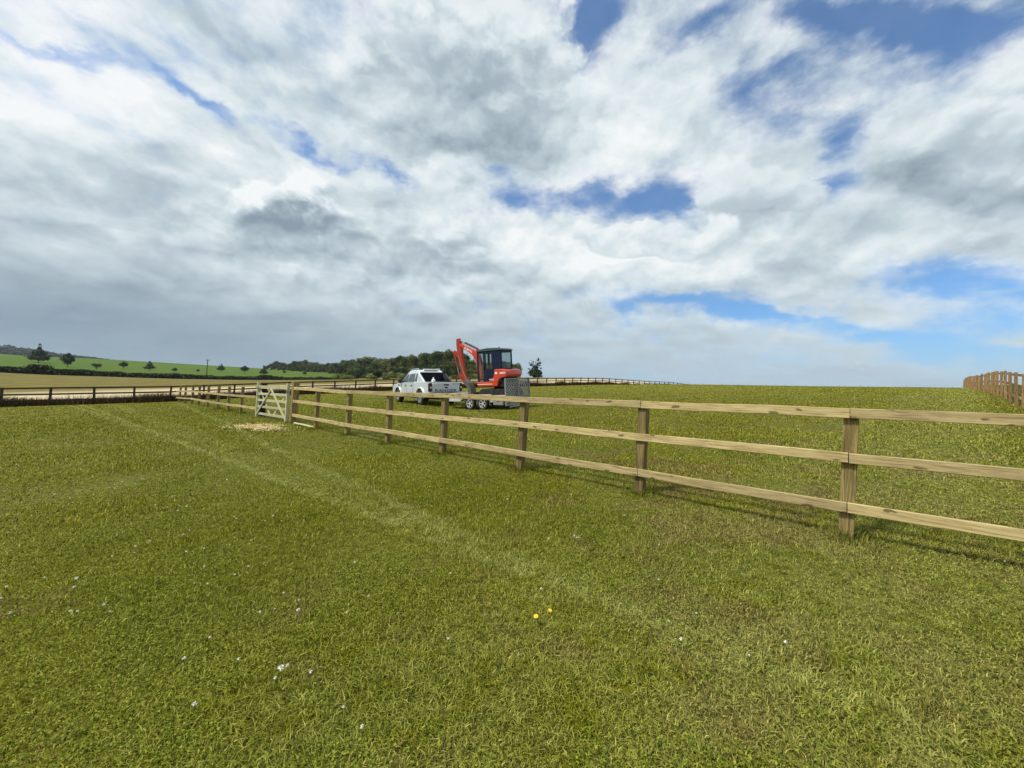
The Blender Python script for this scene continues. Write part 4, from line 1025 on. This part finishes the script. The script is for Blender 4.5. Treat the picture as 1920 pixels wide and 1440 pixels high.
# cab
cx0, cx1, cz0, cz1 = -.52, .96, zb+.23, 2.36
def shell(name, o, ux, uz, us_, zs_, holes, th, mat_, parent):
    mb = MB(); o = Vector(o); ux = Vector(ux); uz = Vector(uz)
    g_ = {}
    def V(i, j):
        if (i, j) not in g_: g_[(i, j)] = mb.bm.verts.new(o+ux*us_[i]+uz*zs_[j])
        return g_[(i, j)]
    for i in range(len(us_)-1):
        for j in range(len(zs_)-1):
            if (i, j) in holes: continue
            mb.bm.faces.new((V(i, j), V(i+1, j), V(i+1, j+1), V(i, j+1)))
    ob = mb.build(name, mat_, parent); md = ob.modifiers.new('solid', 'SOLIDIFY'); md.thickness = th; md.offset = 0
    return ob
cabroot = empty('cab'); cabroot.parent = ex
wl_ = .62; wr_ = -.30   # cab on the left half, wide
for yy, nm in ((wl_, 'side_wall'), (wr_-.02, 'side_wall')):
    # from rear (-.52) forward: pillar, window, pillar, front window
    us_ = [cx0, -.10, .04, .42, .56, .88, cx1]; zs_ = [cz0, cz0+.14, cz0+.64, cz0+1.42, cz1-.05]
    left_ = yy > 0
    if not left_: us_ = [cx0, cx0+.06, .90, cx1]; zs_ = [cz0, cz0+.30, cz0+1.44, cz1-.05]
    shell(nm, (0, yy, 0), (1, 0, 0), (0, 0, 1), us_, zs_, {(2, 2), (4, 1), (4, 2)} if left_ else {(1, 1)}, .04, M_navy, cabroot)
    for (a, b, c, d) in (((.04, .42, cz0+.64, cz0+1.42), (.56, .88, cz0+.14, cz0+1.42)) if left_ else ((cx0+.06, .90, cz0+.30, cz0+1.44),)):
        MB().box(a, b, yy-.004, yy+.004, c, d).build('window', M_glass, cabroot)
W_ = wl_-wr_
us_ = [0, .07, W_-.07, W_]; zs_ = [cz0+.55, cz0+.66, cz0+1.42, cz1-.05]
shell('rear_wall', (cx0, wr_, 0), (0, 1, 0), (0, 0, 1), us_, zs_, {(1, 1)}, .04, M_navy, cabroot)
MB().box(cx0-.004, cx0+.004, wr_+.07, wl_-.07, cz0+.66, cz0+1.42).build('window', M_glass, cabroot)
us_ = [0, .05, W_-.05, W_]; zs_ = [cz0, cz0+.12, cz0+1.44, cz1-.05]
shell('front_frame', (cx1, wr_, 0), (0, 1, 0), (0, 0, 1), us_, zs_, {(1, 1)}, .04, M_navy, cabroot)
MB().box(cx1-.004, cx1+.004, wr_+.05, wl_-.05, cz0+.12, cz0+1.44).build('windscreen', M_glass, cabroot)
mb = MB(); mb.prism([(cx0-.05, cz1-.05), (cx0-.05, cz1+.0), (cx0+.1, cz1+.07), (.3, cz1+.10), (cx1-.1, cz1+.05), (cx1+.06, cz1-.03), (cx1+.04, cz1-.05)], wr_-.06, wl_+.05); mb.build('roof', M_roof, cabroot, bevel=.03)
mb = MB(); mb.tube([(cx0+.12, .55, cz1+.06), (cx0+.12, .55, cz1+.12)], .03, 8); mb.build('roof_lamp', M_roof, cabroot, smooth=True)
mb = MB(); mb.box(-.30, .08, .0, .42, cz0+.25, cz0+.40, bev=.03); mb.box(-.38, -.26, .02, .40, cz0+.40, cz0+.98, bev=.03); mb.build('seat', M_blackp, cabroot)
mb = MB(); mb.box(.55, .80, .25, .50, cz0+.12, cz0+.60, bev=.02); mb.box(.50, .62, .50, .57, cz0+.50, cz0+.62); mb.build('control_console', M_reddk, cabroot)
mb = MB(); mb.tube([(.5, .45, cz0+.5), (.55, .45, cz0+.78)], .015, 6); mb.build('lever', M_blackp, cabroot, smooth=True)
mb = MB(); mb.tube([(.50, wl_+.03, cz0+.5), (.50, wl_+.05, cz0+.9)], .012, 6); mb.build('grab_handle', M_blackp, cabroot)
mb = MB(); mb.box(.60, .80, wl_+.022, wl_+.03, cz0+.03, cz0+.07); mb.build('door_decal', M_rim, cabroot)
# swing bracket + boom (in the plane y = yb)
yb = -.02
mb = MB(); mb.box(.96, 1.22, yb-.16, yb+.16, zb+.02, zb+.32); mb.build('swing_bracket', M_reddk, ex, bevel=.02)
def beam(name, pts, hs_, w, mat_, parent, yc):
    """curved box beam through (x,z) points, hs_ = depth at each"""
    mb = MB(); n_ = len(pts); up, dn = [], []
    for i, (x_, z_) in enumerate(pts):
        a = Vector(pts[max(i-1, 0)]); b = Vector(pts[min(i+1, n_-1)]); d = (b-a).normalized(); nn = Vector((-d.y, d.x))
        up.append((x_+nn.x*hs_[i]/2, z_+nn.y*hs_[i]/2)); dn.append((x_-nn.x*hs_[i]/2, z_-nn.y*hs_[i]/2))
    A = [mb.bm.verts.new((x_, yc-w/2, z_)) for x_, z_ in up]; B = [mb.bm.verts.new((x_, yc+w/2, z_)) for x_, z_ in up]
    C_ = [mb.bm.verts.new((x_, yc-w/2, z_)) for x_, z_ in dn]; D = [mb.bm.verts.new((x_, yc+w/2, z_)) for x_, z_ in dn]
    for i in range(n_-1):
        for q_ in ((A[i], A[i+1], B[i+1], B[i]), (C_[i], D[i], D[i+1], C_[i+1]), (A[i], C_[i], C_[i+1], A[i+1]), (B[i], B[i+1], D[i+1], D[i])): mb.bm.faces.new(q_)
    mb.bm.faces.new((A[0], B[0], D[0], C_[0])); mb.bm.faces.new((A[-1], C_[-1], D[-1], B[-1]))
    return mb.build(name, mat_, parent, bevel=.01)
BP = [(1.15, .82), (1.22, 1.25), (1.32, 1.75), (1.44, 2.10), (1.68, 2.34), (2.20, 2.63), (2.62, 2.85)]
boom = beam('boom', BP, [.17, .23, .29, .33, .28, .20, .14], .19, M_red, ex, yb)
dB = (Vector((2.2, 2.63))-Vector((1.68, 2.34))).normalized()
text('lettering', 'KUBOTA', .15, M_letter, boom, basis((2.0, yb+.0975, 2.51), (-dB.x, 0, -dB.y), (dB.y*-1, 0, dB.x)), sx=1.0, bold=.004)
arm = beam('arm', [(2.76, 3.17), (2.70, 2.80), (2.62, 2.10), (2.49, 1.50), (2.34, .84)], [.18, .32, .30, .25, .19], .17, M_reddk, ex, yb)
def cyl(name, a, b, r_, frac, parent):
    a = Vector((a[0], yb, a[1])); b = Vector((b[0], yb, b[1])); m_ = a+(b-a)*frac
    o_ = MB().tube([a, m_], r_, 12).build(name, M_blackp if 'arm' in name else M_reddk, parent, smooth=True)
    MB().tube([m_, b], r_*.5, 10).build('rod', M_chrome, o_, smooth=True)
    MB().tube([b-Vector((0, .05, 0)), b+Vector((0, .05, 0))], r_*1.1, 10).build('pin', M_blackp, o_, smooth=True); return o_
cyl('arm_cylinder', (1.42, 2.52), (2.72, 3.12), .055, .66, ex)
mb = MB(); mb.box(1.36, 1.50, yb-.05, yb+.05, 2.22, 2.54); mb.build('cylinder_bracket', M_reddk, boom, bevel=.01)
cyl('boom_cylinder', (1.36, .80), (1.62, 2.05), .06, .6, ex)
cyl('bucket_cylinder', (3.08, 2.42), (2.84, 1.24), .055, .62, ex)
mb = MB(); mb.bar((2.68, yb-.05, 2.20), (3.12, yb-.05, 2.48), .03, .20); mb.bar((2.68, yb+.05, 2.20), (3.12, yb+.05, 2.48), .03, .20); mb.build('cylinder_bracket', M_reddk, arm, bevel=.005)
mb = MB()
for dy in (-.06, .06):
    mb.bar((2.84, yb+dy, 1.24), (2.46, yb+dy, 1.10), .03, .08); mb.bar((2.84, yb+dy, 1.24), (2.42, yb+dy, .76), .03, .07)
mb.build('bucket_link', M_reddk, arm, bevel=.004)
# breaker / bucket resting at the front of the bed
bk = [(2.44, .84), (2.28, .92), (2.02, .76), (1.86, .45), (1.82, .16), (1.96, .06), (2.26, .10), (2.04, .22), (2.08, .50), (2.26, .66)]
mb = MB(); mb.prism([(a, b) for a, b in bk], yb-.21, yb+.21); bu = mb.build('bucket', M_mud, ex, bevel=.008)
for i in range(4):
    y_ = yb-.20+i*.133; mb = MB(); mb.bar((2.24, y_, .09), (2.38, y_, .12), .04, .02); mb.build('tooth', M_mud, bu)
mb = MB(); mb.tube([(2.72, yb+.10, 2.25), (2.60, yb+.13, 1.9), (2.40, yb+.13, 1.35), (2.18, yb+.12, .95), (2.06, yb+.12, .80)], .014, 6); mb.build('hose', M_hose, arm, smooth=True)
mb = MB(); mb.tube([(2.62, yb+.09, 2.86), (2.45, yb+.10, 2.98), (2.25, yb+.10, 2.84)], .012, 6); mb.tube([(2.30, yb+.1, 2.58), (2.38, yb+.12, 2.48), (2.48, yb+.1, 2.60)], .012, 6); mb.build('hose', M_blackp, boom, smooth=True)

# ------------------------------------------------------------------ sky, sun, camera
SUN_EL, SUN_DIR = math.radians(54), Vector((-.93, -.36, 0)).normalized()
w = bpy.data.worlds.new('World'); S.world = w; w.use_nodes = True; nt = NT(w.node_tree); nt.n.clear()
out = nt.node('ShaderNodeOutputWorld'); bg = nt.node('ShaderNodeBackground'); STR = .10; bg.inputs[1].default_value = STR
sky = nt.node('ShaderNodeTexSky', sky_type='NISHITA'); sky.sun_disc = False; sky.sun_elevation = SUN_EL
sky.sun_rotation = math.atan2(SUN_DIR.x, SUN_DIR.y); sky.air_density = 1.0; sky.dust_density = 1.2; sky.ozone_density = 1.6
tc = nt.node('ShaderNodeTexCoord').outputs['Generated']
nrm = nt.vmath('NORMALIZE', tc)
sp = nt.node('ShaderNodeSeparateXYZ'); nt.put(sp.inputs[0], nrm); dz = sp.outputs[2]
up = nt.math('ADD', nt.math('MAXIMUM', dz, 0.0), .16)
cb = nt.node('ShaderNodeCombineXYZ'); nt.put(cb.inputs[0], nt.math('DIVIDE', sp.outputs[0], up)); nt.put(cb.inputs[1], nt.math('DIVIDE', sp.outputs[1], up)); nt.put(cb.inputs[2], nt.math('MULTIPLY', dz, 1.5))
cp_ = cb.outputs[0]   # cloud layer plane
warpv = nt.vmath('SUBTRACT', nt.noise(nt.vmath('MULTIPLY', nrm, (1, 1, 1.6)), 6.0, 5, .62, out=1), (.5, .5, .5))
dirw = nt.vmath('ADD', nrm, nt.vmath('SCALE', warpv, scale=.13))
PXR = 1/F
def feats(lst):
    acc = None
    for (px, py, sx, sy, ang, amp) in lst:
        c = ray(px, py); sc_ = c.length; c = c.normalized()
        a = math.radians(ang)
        e1 = (RM @ Vector((math.cos(a), -math.sin(a), 0))); e1 = (e1-c*e1.dot(c)).normalized(); e2 = c.cross(e1)
        # angular radii (radians), allowing for the stretch away from the axis
        kk = 1.0/(sc_*sc_)**.75
        rx, ry = sx*PXR*kk*1.1, sy*PXR*kk*1.1
        # one plane-rotation: dot with scaled axes
        u = nt.vmath('DOT_PRODUCT', dirw, tuple(e1/rx)); v = nt.vmath('DOT_PRODUCT', dirw, tuple(e2/ry))
        r2 = nt.math('MULTIPLY_ADD', u, u, nt.math('MULTIPLY', v, v))
        ff = nt.vmath('DOT_PRODUCT', dirw, tuple(c))
        r2 = nt.math('ADD', r2, nt.math('LESS_THAN', ff, .2)) if False else r2
        e = nt.math('POWER', math.e, nt.math('MULTIPLY', r2, -.5))
        e = nt.math('MULTIPLY', e, nt.math('GREATER_THAN', ff, 0.0))
        acc = nt.math('MULTIPLY', e, amp) if acc is None else nt.math('MULTIPLY_ADD', e, amp, acc)
    return acc
holes = [(1095,50,42,75,8,-.55),(1130,20,50,40,0,-.3),(1560,15,75,26,15,-.70),(1645,50,45,26,40,-.30),(1700,85,60,30,-10,-.45),(1845,40,100,32,-8,-.44),(1800,108,55,34,-30,-.32),
         (1420,210,70,35,25,-.24),(1490,250,60,18,20,-.08),(1250,90,60,20,-30,-.25),(1330,30,50,18,-20,-.3),(1480,120,70,16,-25,-.28),(1565,262,30,26,0,-.6),(1555,352,46,38,0,-1.0),(1000,378,85,26,5,-.62),(1140,385,110,24,0,-.6),(1265,372,55,24,10,-.55),(935,395,30,30,0,-.35),
         (720,322,55,11,18,-.5),(735,345,20,20,0,-.3),(590,268,32,13,35,-.5),(530,245,60,10,25,-.3),(60,75,60,10,22,-.34),(150,100,50,10,20,-.26),(310,150,75,13,32,-.36),(370,192,60,10,30,-.36),(320,90,45,35,0,-.22),
         (1790,528,130,32,6,-.85),(1335,572,105,20,8,-.75),(1180,560,60,8,0,-.3),(1560,602,130,10,8,-.45),(1860,608,90,20,5,-.5),(1700,640,160,14,5,-.42),(1820,668,150,18,0,-.30),(1500,660,200,14,3,-.08),(1400,100,200,90,30,-.10),(880,312,40,8,0,-.25),(950,320,20,10,0,-.3)]
solid = [(900,210,170,120,0,.3),(250,520,420,160,8,.4),(1250,480,260,60,5,.3),(1700,330,170,90,10,.3),(1430,370,85,50,0,.35),(560,400,110,60,0,.4),(800,440,160,50,5,.3),(1870,200,50,120,0,.35),(980,60,45,80,0,.3),(1180,250,100,70,20,.2)]
lum = [(790,75,60,45,0,.26),(770,20,110,30,0,.12),(120,120,120,30,20,.22),(60,190,110,40,10,.18),(130,10,80,20,10,.2),(300,230,140,22,25,.14),(420,190,120,20,25,.12),(650,335,120,14,15,.14),
       (545,358,46,22,10,.10),(470,480,90,10,12,.10),(880,90,40,80,0,.12),(1010,45,36,60,20,.20),(1060,140,40,60,30,.14),(1190,200,90,60,20,.12),(1165,300,80,50,0,.10),(1120,480,60,26,0,.22),(1300,490,120,20,0,.14),(1440,345,70,16,0,.24),(1890,130,50,50,-30,.16),(1000,450,90,20,10,.14),(825,435,50,14,0,.22),(1800,215,120,50,-20,.06),
       (565,436,95,26,5,-.12),(620,440,45,20,10,-.12),(930,200,120,50,5,-.22),(1010,240,70,40,0,-.14),(870,170,60,30,0,-.12),(830,260,90,30,10,-.08),(1790,350,150,45,12,-.24),(1480,400,90,30,0,-.10),(1490,500,60,30,10,-.12),(830,475,60,22,5,-.14),(790,500,60,14,0,-.10),
       (80,600,360,60,4,-.22),(160,430,200,50,15,-.08),(380,400,120,30,15,-.06),(700,600,400,50,2,-.07),(330,110,70,40,30,-.12),(560,150,200,50,20,-.05),(1450,180,200,90,20,-.05),(1150,600,200,40,0,-.02)]
fine = nt.noise(cp_, 2.1, 9, .60, .35); wisp = nt.noise(nt.vmath('MULTIPLY', cp_, (1.0, 2.1, 1)), 1.3, 6, .55, .8)
dn = nt.noise(nt.vmath('MULTIPLY', nrm, (1, 1, 1.7)), 11, 8, .62)
def puff(vec): return nt.noise(vec, 8.5, 5, .50)
wv = nt.vmath('ADD', nt.vmath('MULTIPLY', nrm, (1, 1, 1.5)), nt.vmath('SCALE', warpv, scale=.10))
pf = puff(wv); pf2 = puff(nt.vmath('ADD', wv, (-.008, -.004, .034)))
relief = nt.math('SUBTRACT', pf, pf2)
cov = nt.math('ADD', feats(holes), feats(solid))
cov = nt.math('ADD', cov, nt.math('MULTIPLY', nt.math('SUBTRACT', fine, .5), 1.15))
cov = nt.math('ADD', cov, nt.math('MULTIPLY', nt.math('SUBTRACT', dn, .5), 1.0))
cov = nt.math('ADD', nt.math('ADD', cov, nt.math('MULTIPLY', nt.math('SUBTRACT', pf, .5), .7)), .72)
CUM = [(560,402,80,50,1.10,.30),(1430,372,95,42,.86,.60),(1890,250,95,130,.92,.55),(900,110,170,105,.90,.46),(825,462,75,34,.92,.48),(1235,452,130,34,1.0,.66),(700,372,60,22,.86,.7)]
cmask = None; cL = None
for (px, py, sx, sy, lt, lb) in CUM:
    c = ray(px, py); sc_ = c.length; c = c.normalized(); e1 = (RM @ Vector((1, 0, 0))); e1 = (e1-c*e1.dot(c)).normalized(); e2 = c.cross(e1)
    kk = 1.0/(sc_*sc_)**.75; rx, ry = sx*PXR*kk*1.1, sy*PXR*kk*1.1
    dw2 = nt.vmath('ADD', nrm, nt.vmath('SCALE', warpv, scale=.05))
    u = nt.vmath('DOT_PRODUCT', dw2, tuple(e1/rx)); v = nt.vmath('DOT_PRODUCT', dw2, tuple(e2/ry)); ff = nt.math('GREATER_THAN', nt.vmath('DOT_PRODUCT', dw2, tuple(c)), 0.0)
    vb = nt.math('MAXIMUM', v, nt.math('MULTIPLY', v, 1.7))      # flatter underside
    e = nt.math('MULTIPLY', nt.math('POWER', math.e, nt.math('MULTIPLY', nt.math('MULTIPLY_ADD', u, u, nt.math('MULTIPLY', vb, vb)), -.5)), ff)
    e = nt.math('ADD', e, nt.math('MULTIPLY', nt.math('SUBTRACT', pf, .5), 1.5))
    mk = nt.ss(e, .43, .62)
    mk = nt.math('MULTIPLY', mk, nt.ss(v, 1.5, .3) if False else 1.0)
    Lc = nt.ss(nt.math('ADD', nt.math('ADD', v, nt.math('MULTIPLY', nt.math('SUBTRACT', pf, .5), -1.8)), nt.math('MULTIPLY', relief, -4)), -1.2, .65, lt, lb)
    cL = nt.math('MULTIPLY', mk, Lc) if cL is None else nt.math('ADD', nt.math('MULTIPLY', cL, nt.math('SUBTRACT', 1.0, mk)), nt.math('MULTIPLY', mk, Lc))
    cmask = mk if cmask is None else nt.math('MAXIMUM', cmask, mk)
cmask = nt.math('MULTIPLY', cmask, .95)
alpha = nt.math('MAXIMUM', nt.ss(cov, .02, .86, 0.06, 1.0), cmask)
alpha = nt.math('ADD', nt.math('MULTIPLY', alpha, .97), .02)
L = nt.math('ADD', feats(lum), .70)
L = nt.math('ADD', L, nt.math('MULTIPLY', nt.math('SUBTRACT', wisp, .5), nt.ss(dz, .02, .35, .14, .42)))
L = nt.math('ADD', L, nt.math('MULTIPLY', nt.math('SUBTRACT', dn, .5), nt.ss(dz, .02, .30, .12, .38)))
L = nt.math('ADD', L, nt.math('MULTIPLY', relief, nt.ss(dz, .05, .3, .15, .75)))
L = nt.math('ADD', L, nt.math('MULTIPLY', nt.math('SUBTRACT', pf, .5), nt.ss(dz, .05, .3, .05, .22)))
L = nt.math('ADD', L, nt.math('MULTIPLY', nt.ss(cov, .45, .95, 1, 0), .12))   # thin edges glow
L = nt.math('ADD', L, nt.ss(dz, .0, .42, -.07, .04))
L = nt.math('ADD', nt.math('MULTIPLY', L, nt.math('SUBTRACT', 1.0, nt.math('MULTIPLY', cmask, .85))), nt.math('MULTIPLY', cL, .80))
rp = nt.node('ShaderNodeValToRGB'); nt.put(rp.inputs[0], L)
def lin(c): return tuple(((v/255+.055)/1.055)**2.4 if v > 10 else v/255/12.92 for v in c)
els = rp.color_ramp.elements
stops = [(.15, (112,128,144)), (.33, (141,157,171)), (.5, (170,186,196)), (.66, (197,211,218)), (.82, (222,233,237)), (1.0, (246,249,250))]
els[0].position = stops[0][0]; els[0].color = (*lin(stops[0][1]), 1); els[1].position = stops[-1][0]; els[1].color = (*lin(stops[-1][1]), 1)
for p_, c_ in stops[1:-1]:
    e = els.new(p_); e.color = (*lin(c_), 1)
cloud = nt.vmath('SCALE', rp.outputs[0], scale=1/STR)
skyc = nt.mix(1.0, sky.outputs[0], (.80, 1.26, 1.64), 'MULTIPLY')
colr = nt.mix(alpha, skyc, cloud)
hzc = nt.mix(nt.ss(sp.outputs[0], -.6, .55), lin((144, 165, 181)), lin((172, 194, 212)))
colr = nt.mix(nt.ss(dz, .0, .20, .82, 0), colr, nt.vmath('SCALE', hzc, scale=1/STR))
nt.put(bg.inputs[0], colr); nt.l.new(bg.outputs[0], out.inputs[0])

m, nt, out = new_mat('haze')
pv = nt.node('ShaderNodeVolumePrincipled'); pv.inputs['Density'].default_value = .00009; pv.inputs['Color'].default_value = (.80, .88, 1.0, 1); pv.inputs['Anisotropy'].default_value = .2
nt.l.new(pv.outputs[0], out.inputs['Volume'])
hz = MB().box(-1750, 1750, -1750, 1750, float(gzv.min())-1, max(45, float(gzv.max())+2)).build('haze', m); tag(hz, kind='stuff')

sd_ = bpy.data.lights.new('Sun', 'SUN'); sd_.energy = 4.3; sd_.angle = math.radians(8); sd_.color = (1.0, .955, .88)
so = bpy.data.objects.new('Sun', sd_); COL.objects.link(so)
sv_ = Vector((SUN_DIR.x*math.cos(SUN_EL), SUN_DIR.y*math.cos(SUN_EL), math.sin(SUN_EL)))
so.rotation_euler = sv_.to_track_quat('Z', 'Y').to_euler(); so.location = (0, 0, 30)
cd = bpy.data.cameras.new('Camera'); cam = bpy.data.objects.new('Camera', cd); COL.objects.link(cam)
cd.sensor_width = 36; cd.lens = F/1920*36; cd.clip_start = .05; cd.clip_end = 6000
cam.matrix_world = Matrix.Translation((0, 0, CAMZ)) @ RM.to_4x4(); S.camera = cam
vs = S.view_settings; vs.view_transform = 'Standard'; vs.look = 'None'; vs.exposure = 0; vs.gamma = 1; vs.use_curve_mapping = False
S.render.engine = 'CYCLES'; S.cycles.max_bounces = 6; S.cycles.transparent_max_bounces = 12; S.cycles.use_denoising = True
S.cycles.use_adaptive_sampling = True; S.cycles.adaptive_threshold = .015; S.cycles.adaptive_min_samples = 12
w.cycles.sampling_method = 'NONE'
